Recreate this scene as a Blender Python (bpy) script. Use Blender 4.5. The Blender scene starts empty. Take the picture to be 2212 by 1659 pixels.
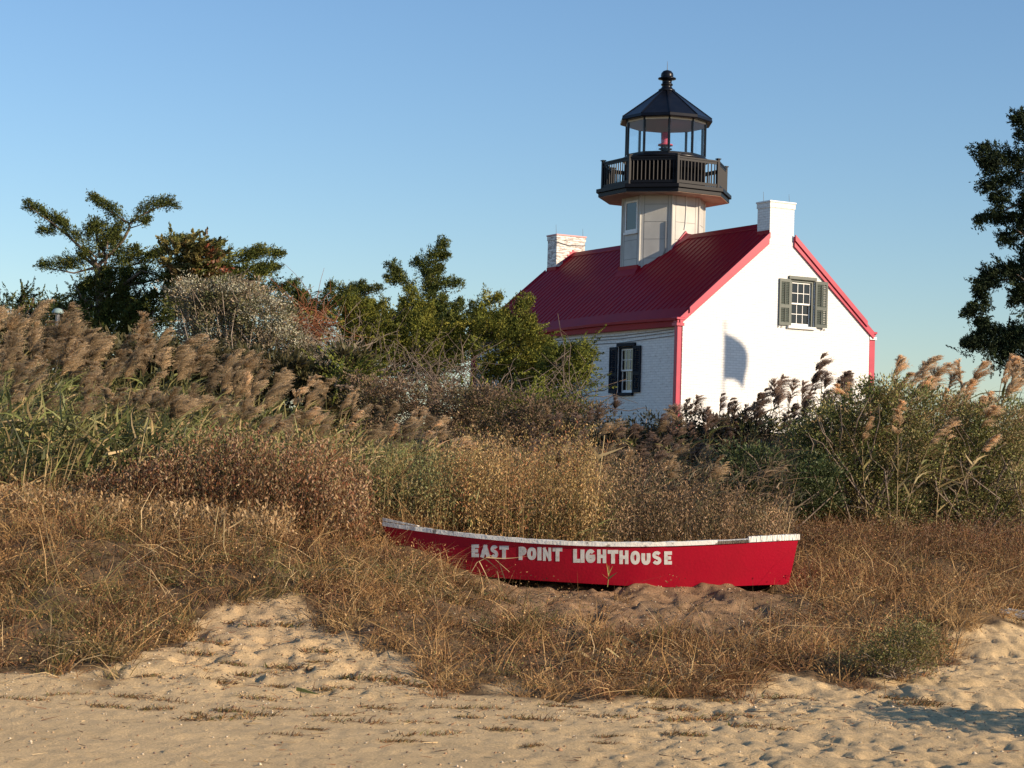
import bpy, math
import numpy as np
from mathutils import Matrix, Vector
R = math.radians
rng = np.random.default_rng(7)
S = bpy.context.scene
COL = S.collection

# ---------------------------------------------------------------- camera, sky, sun, exposure
EYE = 1.7
FPX = 7530.0 / 1.8517          # focal length in the 2212 px wide measuring grid
RGT = np.array([0.9995867, -0.00115559, 0.02872445])
UPV = np.array([-0.02874769, -0.04018103, 0.99877878])
FWD = np.array([0.0, 0.99919175, 0.04019764])
cam = bpy.data.cameras.new('camera'); camo = bpy.data.objects.new('camera', cam); COL.objects.link(camo)
m = Matrix.Identity(4)
for i in range(3):
    m[i][0] = RGT[i]; m[i][1] = UPV[i]; m[i][2] = -FWD[i]
m[2][3] = EYE
camo.matrix_world = m
cam.sensor_width = 36; cam.lens = 36 * 7530.0 / 4096; cam.clip_end = 8000; cam.clip_start = .1
S.camera = camo
SUN = np.array([math.sin(R(62)) * math.cos(R(20)), -math.cos(R(62)) * math.cos(R(20)), math.sin(R(20))])
w = bpy.data.worlds.new('World'); S.world = w; w.use_nodes = True
nt = w.node_tree
sky = nt.nodes.new('ShaderNodeTexSky'); sky.sky_type = 'NISHITA'; sky.sun_disc = False
sky.sun_elevation = R(20); sky.sun_rotation = math.atan2(SUN[0], SUN[1])
sky.air_density = 1.25; sky.dust_density = 0.0; sky.ozone_density = 4.0
sm_ = nt.nodes.new('ShaderNodeVectorMath'); sm_.operation = 'MULTIPLY'; sm_.inputs[1].default_value = (.97, 1.03, 1.15)
nt.links.new(sky.outputs[0], sm_.inputs[0]); nt.links.new(sm_.outputs[0], nt.nodes['Background'].inputs[0]); nt.nodes['Background'].inputs[1].default_value = .093
sl = bpy.data.lights.new('sun', 'SUN'); sl.energy = 5.0; sl.angle = R(.5); sl.color = (1, .80, .58)
so = bpy.data.objects.new('sun', sl); COL.objects.link(so)
so.rotation_euler = Vector(-SUN).to_track_quat('-Z', 'Y').to_euler()
S.view_settings.view_transform = 'Standard'; S.view_settings.look = 'None'
S.view_settings.exposure = 0.5; S.view_settings.gamma = 1

# ---------------------------------------------------------------- helpers
def P(x, y, Y):
    "a place at distance Y on the sight line through (x, y) of the 2212 px measuring grid"
    d = FWD + (x - 1106) / FPX * RGT - (y - 829.5) / FPX * UPV
    return np.array([0, 0, EYE]) + d * (Y / d[1])
def toD(p):
    q = np.asarray(p, float) - np.array([0, 0, EYE])
    dz = q @ FWD
    return 1106 + FPX * (q @ RGT) / dz, 829.5 - FPX * (q @ UPV) / dz
def tag(o, label=None, cat=None, group=None, kind=None):
    if label: o['label'] = label
    if cat: o['category'] = cat
    if group: o['group'] = group
    if kind: o['kind'] = kind
    return o
def empty(name, loc, label, cat, group=None, rz=0, kind=None):
    o = bpy.data.objects.new(name, None); COL.objects.link(o)
    o.location = loc; o.rotation_euler = (0, 0, rz); o.empty_display_size = .1
    return tag(o, label, cat, group, kind)
def link(name, me, mat, parent=None):
    o = bpy.data.objects.new(name, me); COL.objects.link(o)
    if mat is not None and not len(me.materials):
        for mm in (mat if isinstance(mat, (list, tuple)) else [mat]): me.materials.append(mm)
    o.parent = parent
    return o
def np_mesh(name, V, F, C=None, smooth=False):
    V = np.ascontiguousarray(V, dtype=np.float32).reshape(-1, 3); F = np.ascontiguousarray(F, dtype=np.int32)
    me = bpy.data.meshes.new(name); k = F.shape[1]
    me.vertices.add(len(V)); me.vertices.foreach_set('co', V.ravel())
    me.loops.add(F.size); me.loops.foreach_set('vertex_index', F.ravel())
    me.polygons.add(len(F)); me.polygons.foreach_set('loop_start', np.arange(0, F.size, k, dtype=np.int32))
    if smooth: me.polygons.foreach_set('use_smooth', np.ones(len(F), dtype=bool))
    me.update(calc_edges=True)
    if C is not None:
        a = me.color_attributes.new('tint', 'FLOAT_COLOR', 'POINT')
        C4 = np.ones((len(V), 4), dtype=np.float32); C4[:, :3] = C; a.data.foreach_set('color', C4.ravel())
    return me

class MB:
    "collects polygons"
    def __init__(s): s.v = []; s.f = []; s.m = []; s.mi = 0
    def add(s, vs, fs):
        b = len(s.v); s.v += [tuple(map(float, p)) for p in vs]
        for f in fs: s.f.append([b + i for i in f]); s.m.append(s.mi)
        return s
    def box(s, a, b):
        (x0, y0, z0), (x1, y1, z1) = a, b
        return s.add([(x0,y0,z0),(x1,y0,z0),(x1,y1,z0),(x0,y1,z0),(x0,y0,z1),(x1,y0,z1),(x1,y1,z1),(x0,y1,z1)],
                     [(0,3,2,1),(4,5,6,7),(0,1,5,4),(1,2,6,5),(2,3,7,6),(3,0,4,7)])
    def beam(s, p, q, w, h, up=(0, 0, 1)):
        p = np.array(p, float); q = np.array(q, float); d = q - p; d /= np.linalg.norm(d)
        a = np.cross(d, up); a /= np.linalg.norm(a); b = np.cross(a, d)
        vs = [c + a * i * w / 2 + b * j * h / 2 for c in (p, q) for i, j in ((-1,-1),(1,-1),(1,1),(-1,1))]
        return s.add(vs, [(0,1,2,3),(7,6,5,4),(0,4,5,1),(1,5,6,2),(2,6,7,3),(3,7,4,0)])
    def tube(s, pts, rad, n=6, cap=True):
        pts = [np.array(p, float) for p in pts]; rings = []
        if np.isscalar(rad): rad = [rad] * len(pts)
        base = len(s.v); ref = None
        for i, p in enumerate(pts):
            d = pts[min(i + 1, len(pts) - 1)] - pts[max(i - 1, 0)]; d = d / (np.linalg.norm(d) + 1e-9)
            if ref is None: ref = np.array([1, 0, 0]) if abs(d[0]) < .8 else np.array([0, 1, 0])
            a = np.cross(d, ref); a /= np.linalg.norm(a); b = np.cross(d, a); ref = np.cross(a, d)
            for k in range(n):
                t = 2 * math.pi * k / n; s.v.append(tuple(p + rad[i] * (a * math.cos(t) + b * math.sin(t))))
        for i in range(len(pts) - 1):
            for k in range(n):
                k2 = (k + 1) % n
                s.f.append([base+i*n+k, base+i*n+k2, base+(i+1)*n+k2, base+(i+1)*n+k]); s.m.append(s.mi)
        if cap:
            s.f.append([base + k for k in range(n)][::-1]); s.m.append(s.mi)
            s.f.append([base + (len(pts)-1)*n + k for k in range(n)]); s.m.append(s.mi)
        return s
    def lathe(s, prof, n=24, c=(0, 0), rot=0):
        base = len(s.v)
        for r, z in prof:
            for k in range(n):
                t = rot + 2 * math.pi * k / n; s.v.append((c[0] + r * math.cos(t), c[1] + r * math.sin(t), z))
        for i in range(len(prof) - 1):
            for k in range(n):
                k2 = (k + 1) % n; s.f.append([base+i*n+k, base+i*n+k2, base+(i+1)*n+k2, base+(i+1)*n+k]); s.m.append(s.mi)
        s.f.append([base + k for k in range(n)][::-1]); s.m.append(s.mi)
        s.f.append([base + (len(prof)-1)*n + k for k in range(n)]); s.m.append(s.mi)
        return s
    def prism(s, poly, axis, a, b):
        "polygon of (p,q) extruded on axis between a and b; axis 0:x -> (y,z), 1:y -> (x,z), 2:z -> (x,y)"
        n = len(poly); mk = {0: lambda p, t: (t, p[0], p[1]), 1: lambda p, t: (p[0], t, p[1]), 2: lambda p, t: (p[0], p[1], t)}[axis]
        vs = [mk(p, a) for p in poly] + [mk(p, b) for p in poly]
        return s.add(vs, [list(range(n)), list(range(2*n-1, n-1, -1))] + [[i, n+i, n+(i+1) % n, (i+1) % n] for i in range(n)])
    def build(s, name, mat, parent=None, smooth=False, bevel=0):
        import bmesh
        me = bpy.data.meshes.new(name); me.from_pydata(s.v, [], s.f)
        me.polygons.foreach_set('material_index', s.m)
        bm = bmesh.new(); bm.from_mesh(me); bmesh.ops.recalc_face_normals(bm, faces=bm.faces)
        if bevel: bmesh.ops.bevel(bm, geom=[e for e in bm.edges if len(e.link_faces) == 2], offset=bevel, segments=1, affect='EDGES')
        bm.to_mesh(me); bm.free()
        o = link(name, me, mat, parent)
        if smooth:
            for p in me.polygons: p.use_smooth = len(p.vertices) == 4
        return o

# ---------------------------------------------------------------- materials
def mat(name, col, rough=.8, metal=0, noise=None, bump=None, spec=None, col2=None):
    """noise=(scale, detail, lo, hi) mixes col towards col2; bump=(scale, strength)"""
    mm = bpy.data.materials.new(name); mm.use_nodes = True; t = mm.node_tree; b = t.nodes['Principled BSDF']
    b.inputs['Roughness'].default_value = rough; b.inputs['Metallic'].default_value = metal
    if spec is not None: b.inputs['Specular IOR Level'].default_value = spec
    b.inputs['Base Color'].default_value = (*col, 1)
    tc = t.nodes.new('ShaderNodeTexCoord')
    if noise:
        n = t.nodes.new('ShaderNodeTexNoise'); n.inputs['Scale'].default_value = noise[0]; n.inputs['Detail'].default_value = noise[1]
        t.links.new(tc.outputs['Object'], n.inputs['Vector'])
        r = t.nodes.new('ShaderNodeMapRange'); r.inputs[1].default_value = noise[2]; r.inputs[2].default_value = noise[3]
        t.links.new(n.outputs[0], r.inputs[0])
        x = t.nodes.new('ShaderNodeMix'); x.data_type = 'RGBA'; x.inputs[6].default_value = (*col, 1); x.inputs[7].default_value = (*(col2 or tuple(c*.7 for c in col)), 1)
        t.links.new(r.outputs[0], x.inputs[0]); t.links.new(x.outputs[2], b.inputs['Base Color'])
    if bump:
        n = t.nodes.new('ShaderNodeTexNoise'); n.inputs['Scale'].default_value = bump[0]; n.inputs['Detail'].default_value = 6
        t.links.new(tc.outputs['Object'], n.inputs['Vector'])
        bp = t.nodes.new('ShaderNodeBump'); bp.inputs['Strength'].default_value = bump[1]; bp.inputs['Distance'].default_value = .02
        t.links.new(n.outputs[0], bp.inputs['Height']); t.links.new(bp.outputs[0], b.inputs['Normal'])
    return mm
def plant_mat(name, rough=.7, trans=.3, spec=.25):
    mm = bpy.data.materials.new(name); mm.use_nodes = True; t = mm.node_tree; b = t.nodes['Principled BSDF']
    a = t.nodes.new('ShaderNodeAttribute'); a.attribute_name = 'tint'
    t.links.new(a.outputs['Color'], b.inputs['Base Color']); b.inputs['Roughness'].default_value = rough
    b.inputs['Specular IOR Level'].default_value = spec
    tr = t.nodes.new('ShaderNodeBsdfTranslucent'); t.links.new(a.outputs['Color'], tr.inputs[0])
    mx = t.nodes.new('ShaderNodeMixShader'); mx.inputs[0].default_value = trans
    t.links.new(b.outputs[0], mx.inputs[1]); t.links.new(tr.outputs[0], mx.inputs[2])
    t.links.new(mx.outputs[0], t.nodes['Material Output'].inputs[0])
    return mm
def brick_mat(name, ax, worn=.35, lo=.56):
    mm = bpy.data.materials.new(name); mm.use_nodes = True; t = mm.node_tree; b = t.nodes['Principled BSDF']; L = t.links.new
    tc = t.nodes.new('ShaderNodeTexCoord'); sp = t.nodes.new('ShaderNodeSeparateXYZ'); L(tc.outputs['Object'], sp.inputs[0])
    cb = t.nodes.new('ShaderNodeCombineXYZ'); L(sp.outputs[ax], cb.inputs[0]); L(sp.outputs[2], cb.inputs[1])
    br = t.nodes.new('ShaderNodeTexBrick'); L(cb.outputs[0], br.inputs[0])
    br.inputs['Scale'].default_value = 1; br.inputs['Brick Width'].default_value = .21; br.inputs['Row Height'].default_value = .075
    br.inputs['Mortar Size'].default_value = .008; br.inputs['Mortar Smooth'].default_value = .4
    br.inputs['Color1'].default_value = (.80, .80, .78, 1); br.inputs['Color2'].default_value = (.72, .72, .70, 1); br.inputs['Mortar'].default_value = (.60, .60, .58, 1)
    n = t.nodes.new('ShaderNodeTexNoise'); n.inputs['Scale'].default_value = 5; n.inputs['Detail'].default_value = 8; n.inputs['Roughness'].default_value = .7
    mp = t.nodes.new('ShaderNodeMapping'); mp.inputs['Scale'].default_value = (1, 1, 3.2); L(tc.outputs['Object'], mp.inputs[0]); L(mp.outputs[0], n.inputs['Vector'])
    r = t.nodes.new('ShaderNodeMapRange'); r.inputs[1].default_value = lo; r.inputs[2].default_value = lo + .12; r.inputs[4].default_value = worn; L(n.outputs[0], r.inputs[0])
    x = t.nodes.new('ShaderNodeMix'); x.data_type = 'RGBA'; L(r.outputs[0], x.inputs[0]); L(br.outputs[0], x.inputs[6]); x.inputs[7].default_value = (.22, .17, .15, 1)
    L(x.outputs[2], b.inputs['Base Color']); b.inputs['Roughness'].default_value = .6
    bp = t.nodes.new('ShaderNodeBump'); bp.inputs['Strength'].default_value = .5; bp.inputs['Distance'].default_value = .012; bp.invert = True
    L(br.outputs['Fac'], bp.inputs['Height']); L(bp.outputs[0], b.inputs['Normal'])
    return mm
M = {}
M['brick_x'] = brick_mat('painted_brick_gable', 0, .12); M['brick_y'] = brick_mat('painted_brick_side', 1, .4, .54)
M['brick_worn'] = brick_mat('worn_painted_brick', 0, .85, .46); M['brick_worn_y'] = brick_mat('worn_painted_brick_side', 1, .85, .46)
M['roof'] = mat('red_roof_metal', (.32, .010, .018), .42, 0, (1.2, 4, .4, .7), None, .08, (.27, .008, .020))
M['trim'] = mat('red_trim_paint', (.42, .016, .055), .38, 0, (3, 4, .4, .75), None, .4, (.33, .014, .045))
M['dark'] = mat('dark_lantern_paint', (.004, .005, .009), .30, 0, (4, 4, .4, .7), None, .22, (.007, .008, .012))
M['rail'] = mat('gallery_paint', (.007, .008, .012), .46, 0, None, None, .16)
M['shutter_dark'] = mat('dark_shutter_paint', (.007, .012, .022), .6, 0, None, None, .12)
M['shutter'] = mat('grey_green_shutter_paint', (.075, .095, .080), .5, 0, (6, 4, .4, .7), None, .5, (.055, .07, .06))
M['white'] = mat('white_paint', (.78, .78, .76), .5, 0, (8, 4, .5, .8), None, .5, (.62, .62, .60))
M['panel'] = mat('grey_tower_panel', (.50, .50, .47), .55, 0, (1.6, 5, .35, .7), (30, .1), .4, (.40, .40, .38))
M['soffit'] = mat('tan_soffit', (.45, .33, .25), .7, 0, (3, 4, .4, .7), None, .3, (.34, .25, .19))
M['ceiling'] = mat('lantern_ceiling', (.62, .60, .55), .7)
M['room'] = mat('dark_room_pane', (.018, .014, .012), .06, 0, None, None, .6)  # opaque panes: darkness of the unlit room put into their colour
M['seam'] = mat('panel_seam', (.14, .14, .14), .8)
M['metal'] = mat('thin_metal', (.22, .22, .23), .4, .6)
M['lampred'] = mat('red_lens', (.55, .09, .14), .08, 0, None, None, .9)
M['hull'] = mat('red_boat_paint', (.43, .005, .026), .42, 0, (2.2, 6, .38, .75), (35, .10), .35, (.35, .006, .022))
M['wood'] = mat('weathered_wood', (.16, .13, .10), .85, 0, (14, 6, .4, .65), (40, .5), .3, (.05, .045, .04))
M['peel'] = mat('peeling_white_paint', (.74, .72, .66), .6, 0, (9, 8, .63, .67), (30, .4), .4, (.24, .21, .17))
M['letter'] = mat('letter_paint', (.72, .72, .68), .6, 0, (14, 5, .5, .72), None, .4, (.52, .50, .46))
M['barkg'] = mat('grey_bark', (.20, .155, .12), .9, 0, (7, 6, .4, .65), (20, .8), .2, (.09, .07, .055))
M['barkp'] = mat('pale_branch', (.33, .27, .21), .9, 0, (9, 6, .4, .65), (20, .6), .2, (.17, .13, .10))
M['vine'] = mat('red_vine', (.17, .06, .03), .8, 0, (6, 4, .4, .65), None, .2, (.26, .12, .06))
M['leaf'] = plant_mat('leaves', .55, .22, .3); M['cedar'] = plant_mat('cedar_foliage', .75, .12, .15)
M['plume'] = plant_mat('reed_plume', .8, .45, .1); M['straw'] = plant_mat('straw', .65, .14, .25)
M['pebble'] = plant_mat('pebble', .6, 0, .4)
g = bpy.data.materials.new('lantern_glass'); g.use_nodes = True; t = g.node_tree
tr = t.nodes.new('ShaderNodeBsdfTransparent'); tr.inputs[0].default_value = (.96, .98, .99, 1); gl = t.nodes.new('ShaderNodeBsdfGlossy'); gl.inputs['Roughness'].default_value = .02
fr = t.nodes.new('ShaderNodeFresnel'); fr.inputs[0].default_value = 1.5; mx = t.nodes.new('ShaderNodeMixShader')
ge = t.nodes.new('ShaderNodeNewGeometry'); iv = t.nodes.new('ShaderNodeMath'); iv.operation = 'SUBTRACT'; iv.inputs[0].default_value = 1; t.links.new(ge.outputs['Backfacing'], iv.inputs[1]); ml = t.nodes.new('ShaderNodeMath'); ml.operation = 'MULTIPLY'; t.links.new(fr.outputs[0], ml.inputs[0]); t.links.new(iv.outputs[0], ml.inputs[1]); t.links.new(ml.outputs[0], mx.inputs[0]); t.links.new(tr.outputs[0], mx.inputs[1]); t.links.new(gl.outputs[0], mx.inputs[2]); t.links.new(mx.outputs[0], t.nodes['Material Output'].inputs[0])
M['glass'] = g

# ---------------------------------------------------------------- terrain
def vnoise(x, y, seed=0):
    xi = np.floor(x).astype(np.int64); yi = np.floor(y).astype(np.int64); fx = x - xi; fy = y - yi
    fx = fx * fx * (3 - 2 * fx); fy = fy * fy * (3 - 2 * fy)
    def h(a, b):
        n = (a * 374761393 + b * 668265263 + seed * 1442695041) & 0x7fffffff
        n = ((n ^ (n >> 13)) * 1274126177) & 0x7fffffff
        return ((n ^ (n >> 16)) & 0xffff) / 65535.0
    return (h(xi, yi) * (1 - fx) + h(xi + 1, yi) * fx) * (1 - fy) + (h(xi, yi + 1) * (1 - fx) + h(xi + 1, yi + 1) * fx) * fy
def fbm(x, y, seed=0, o=4):
    s = 0; a = .5
    for i in range(o): s = s + a * vnoise(x * 2**i, y * 2**i, seed + i); a *= .5
    return s
FAR = [(30, 1.45), (45, 2.2), (53, 2.7), (80, 2.7), (130, 1.2), (4000, 1.0)]
CX = [-60, -6, -4, -2.6, -1.3, .2, 2.6, 4.2, 6, 60]
CZ = [[(0,0),(13,0),(15,.35),(17,.75),(19,1.12),(22,1.3)]] * 3 + [
      [(0,0),(12.8,0),(14,.10),(15,.24),(16,.42),(17,.66),(19,1.0),(22,1.2)],
      [(0,0),(13.2,0),(15,.22),(17,.48),(18.5,.70),(20,.85),(22,1.05)],
      [(0,0),(14,0),(15,.10),(16.5,.20),(18,.37),(19,.475),(20,.5),(22,.75)],
      [(0,0),(14,0),(16,.08),(17.6,.30),(18.6,.47),(20,.5),(22,.72)],
      [(0,0),(15,0),(17,.10),(19,.42),(22,.75)],
      [(0,0),(17,0),(20,.22),(22,.55),(24,.85)],
      [(0,0),(17,0),(20,.22),(22,.55),(24,.85)]]
def H0(X, Y):
    X = np.asarray(X, float); Y = np.asarray(Y, float)
    cols = np.stack([np.interp(Y, [a for a, b in c + FAR], [b for a, b in c + FAR]) for c in CZ])
    i = np.clip(np.searchsorted(CX, X) - 1, 0, len(CX) - 2); cx = np.array(CX, float)
    t = np.clip((X - cx[i]) / (cx[i+1] - cx[i]), 0, 1); t = t * t * (3 - 2 * t)
    a = np.take_along_axis(cols, i[None], 0)[0]; b = np.take_along_axis(cols, (i + 1)[None], 0)[0]
    return a * (1 - t) + b * t
# lower limit of the grass on the bank, along the measuring grid
GX = [0, 120, 230, 290, 340, 390, 430, 480, 560, 640, 690, 760, 850, 900, 940, 1000, 1100, 1300, 1500, 1650, 1740, 1800, 1900, 1980, 2040, 2100, 2212]
GY = [1470, 1482, 1478, 1455, 1425, 1400, 1350, 1300, 1290, 1305, 1360, 1405, 1430, 1455, 1490, 1505, 1515, 1500, 1500, 1480, 1448, 1448, 1462, 1462, 1412, 1370, 1352]
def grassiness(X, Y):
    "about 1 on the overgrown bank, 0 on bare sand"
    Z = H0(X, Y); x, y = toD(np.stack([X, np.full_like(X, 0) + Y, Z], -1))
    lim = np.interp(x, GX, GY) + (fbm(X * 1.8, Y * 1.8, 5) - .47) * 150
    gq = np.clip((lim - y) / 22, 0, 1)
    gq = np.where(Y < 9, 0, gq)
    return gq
def soil(X, Y):
    "bare brown slope under the boat"
    return np.clip(1 - np.abs((X - 1.2) / 1.75) ** 3, 0, 1) * np.clip((Y - 16.0) / .8, 0, 1) * np.clip((19.4 - Y) / .4, 0, 1)
def H(X, Y, fine=False):
    X = np.asarray(X, float); Y = np.asarray(Y, float)
    z = H0(X, Y); gq = grassiness(X, Y); near = np.clip((30 - Y) / 8, 0, 1) * np.clip((12 - np.abs(X)) / 3, 0, 1)
    z = z + near * ((fbm(X * 1.1, Y * 1.3, 11) - .47) * .26 * np.clip((Y - 13) / 2, 0, 1))
    feet = np.clip((X + .2 - (Y - 12) * .10) / 1.5, .05, 1)
    if fine:
        p = vnoise(X * 13 + .9 * Y, Y * 6.4, 21); q = vnoise(X * 18 , Y * 11, 22)
        pits = -np.clip(p - .52, 0, 1) ** 1 * .058 - np.clip(q - .5, 0, 1) * .045 + (fbm(X*2.2, Y*1.6, 24)-.47)*.04 + (fbm(X*16, Y*12, 23)-.47)*.02
        z = z + near * feet * (1 - gq) * pits
        rec = np.clip(1 - np.abs((X + 1.9) / 1.6) ** 2, 0, 1) * np.clip((Y - 12.9) / 1, 0, 1) * np.clip((17.5 - Y), 0, 1)
        z = z + near * rec * (1 - gq) * ((vnoise(X * 5, Y * 4, 31) - .5) * .05 + (vnoise(X * 14, Y * 10, 32) - .5) * .05 - np.clip(vnoise(X*9, Y*8, 33)-.7, 0, 1)*.22)
        z = z + near * (fbm(X * 2.5 , Y * 9, 41) - .47) * .014 + near * (vnoise(X * 17, Y * 13, 43) - .5) * .014
        # tyre ruts running along the sand
        for c0, k in ((11.25, .012), (11.9, -.02), (12.5, .045)):
            z = z - near * (1 - gq) * .012 * np.exp(-((Y - c0 - k * X) / .09) ** 2)
        z = z + near * gq * (fbm(X * 5, Y * 5, 51) - .47) * .12
        z = z + near * soil(X, Y) * ((fbm(X * 6, Y * 8, 61) - .47) * .06 + (vnoise(X*15, Y*14, 66)-.5)*.035)
    return z
def Hs(x, y): return float(H(np.array([x]), np.array([y]))[0])

xs = np.unique(np.round(np.concatenate([np.arange(-6.5, 7.01, .028), -6.5 - np.geomspace(.1, 4000, 34), 7 + np.geomspace(.1, 4000, 34)]), 4))
ys = np.unique(np.round(np.concatenate([[-60, -20, -5, 2, 5, 7], np.arange(8, 21.01, .035), 21 + np.geomspace(.1, 5000, 60)]), 4))
XX, YY = np.meshgrid(xs, ys); ZZ = H(XX.ravel(), YY.ravel(), True)
nx, ny = len(xs), len(ys); ii = np.arange(nx * ny).reshape(ny, nx)
F = np.stack([ii[:-1, :-1], ii[:-1, 1:], ii[1:, 1:], ii[1:, :-1]], -1).reshape(-1, 4)
gq = grassiness(XX.ravel(), YY.ravel()); sq = soil(XX.ravel(), YY.ravel())
sand = np.array([.58, .425, .23]); litter = np.array([.060, .034, .018]); brown = np.array([.27, .170, .095])  # litter kept dark: shade between grass clumps is put into its colour
nn = fbm(XX.ravel() * 1.1, YY.ravel() * 3, 71)[:, None]; n2 = vnoise(XX.ravel() * 14, YY.ravel() * 14, 72)[:, None]
c = sand * (.86 + .34 * nn) * (.93 + .12 * n2)
wet = np.clip((nn - .5) * 3, 0, 1) * .25; c = c * (1 - wet) + c * np.array([.80, .78, .74]) * wet
rc = (np.clip(1 - np.abs((XX.ravel()+1.9)/1.9)**2, 0, 1) * np.clip((YY.ravel() - 13.4)/2.2, 0, 1) * np.clip(.2 + 1.3*fbm(XX.ravel()*5, YY.ravel()*4, 74), 0, 1))[:, None]*.5
c = c * (1 - rc) + np.array([.33, .225, .14]) * rc
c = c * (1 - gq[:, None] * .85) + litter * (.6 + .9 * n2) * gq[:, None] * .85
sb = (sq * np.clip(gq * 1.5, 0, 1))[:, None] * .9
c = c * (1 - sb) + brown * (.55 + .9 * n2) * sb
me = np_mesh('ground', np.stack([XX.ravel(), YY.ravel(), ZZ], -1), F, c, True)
gm = bpy.data.materials.new('sand_and_soil'); gm.use_nodes = True; t = gm.node_tree; b = t.nodes['Principled BSDF']; b.inputs['Roughness'].default_value = .95; b.inputs['Specular IOR Level'].default_value = .15
a = t.nodes.new('ShaderNodeAttribute'); a.attribute_name = 'tint'; tc = t.nodes.new('ShaderNodeTexCoord')
n = t.nodes.new('ShaderNodeTexNoise'); n.inputs['Scale'].default_value = 60; n.inputs['Detail'].default_value = 7; n.inputs['Roughness'].default_value = .75; t.links.new(tc.outputs['Object'], n.inputs['Vector'])
r = t.nodes.new('ShaderNodeMapRange'); r.inputs[1].default_value = .3; r.inputs[2].default_value = .7; r.inputs[3].default_value = .62; r.inputs[4].default_value = 1.3; t.links.new(n.outputs[0], r.inputs[0])
vm = t.nodes.new('ShaderNodeVectorMath'); vm.operation = 'SCALE'; t.links.new(a.outputs['Color'], vm.inputs[0]); t.links.new(r.outputs[0], vm.inputs['Scale']); t.links.new(vm.outputs[0], b.inputs['Base Color'])
bp = t.nodes.new('ShaderNodeBump'); bp.inputs['Strength'].default_value = .75; bp.inputs['Distance'].default_value = .02; t.links.new(n.outputs[0], bp.inputs['Height']); t.links.new(bp.outputs[0], b.inputs['Normal'])
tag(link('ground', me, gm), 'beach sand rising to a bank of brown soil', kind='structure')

# ---------------------------------------------------------------- lighthouse (x runs along the gable, y along the long side)
BASE = 2.7; E = 4.1005 + EYE - BASE; W = 6.8; L = 12.19; RZ = 3.02; SL = RZ / (W / 2) * .955
YAW = R(29.6606)
house = empty('lighthouse', (4.771, 53.017, BASE), 'white brick lighthouse with red ribbed roof and black lantern room behind the reeds', 'lighthouse', rz=YAW)
def roofz(x): return E + RZ + .01 - SL * abs(x - W / 2)
# walls
mb = MB()
def gable_wall(y, hole, inward):
    x0, x1, z0, z1 = hole; rz = lambda x: roofz(x) - .06
    def q(pts): mb.add([(p, y, s_) for p, s_ in pts], [list(range(len(pts)))])
    q([(0, 0), (x0, 0), (x0, rz(x0))] + ([(W/2, rz(W/2))] if x0 > W/2 else []) + [(0, rz(0))])
    q([(x1, 0), (W, 0), (W, rz(W)), (x1, rz(x1))]); q([(x0, 0), (x1, 0), (x1, z0), (x0, z0)])
    q([(x0, z1), (x1, z1), (x1, rz(x1)), (x0, rz(x0))])
    d = .16 * inward
    mb.add([(x0,y,z0),(x1,y,z0),(x1,y,z1),(x0,y,z1),(x0,y+d,z0),(x1,y+d,z0),(x1,y+d,z1),(x0,y+d,z1)], [(0,1,5,4),(1,2,6,5),(2,3,7,6),(3,0,4,7)])
GW = (3.79, 4.66, E + .05, E + 1.41)
gable_wall(0, GW, 1); gable_wall(L, GW, -1)
mb.mi = 1
y0, y1, z0, z1 = 2.45, 3.31, E - 2.03, E - .66
def q(pts): mb.add([(0, a_, b_) for a_, b_ in pts], [[0, 1, 2, 3]])
tz = roofz(0) - .06
q([(0,0),(y0,0),(y0,tz),(0,tz)]); q([(y1,0),(L,0),(L,tz),(y1,tz)]); q([(y0,0),(y1,0),(y1,z0),(y0,z0)]); q([(y0,z1),(y1,z1),(y1,tz),(y0,tz)])
mb.add([(0,y0,z0),(0,y1,z0),(0,y1,z1),(0,y0,z1),(.16,y0,z0),(.16,y1,z0),(.16,y1,z1),(.16,y0,z1)], [(0,1,5,4),(1,2,6,5),(2,3,7,6),(3,0,4,7)])
mb.add([(W,0,0),(W,L,0),(W,L,tz),(W,0,tz)], [[0,1,2,3]])
mb.build('wall', [M['brick_x'], M['brick_y']], house)

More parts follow.
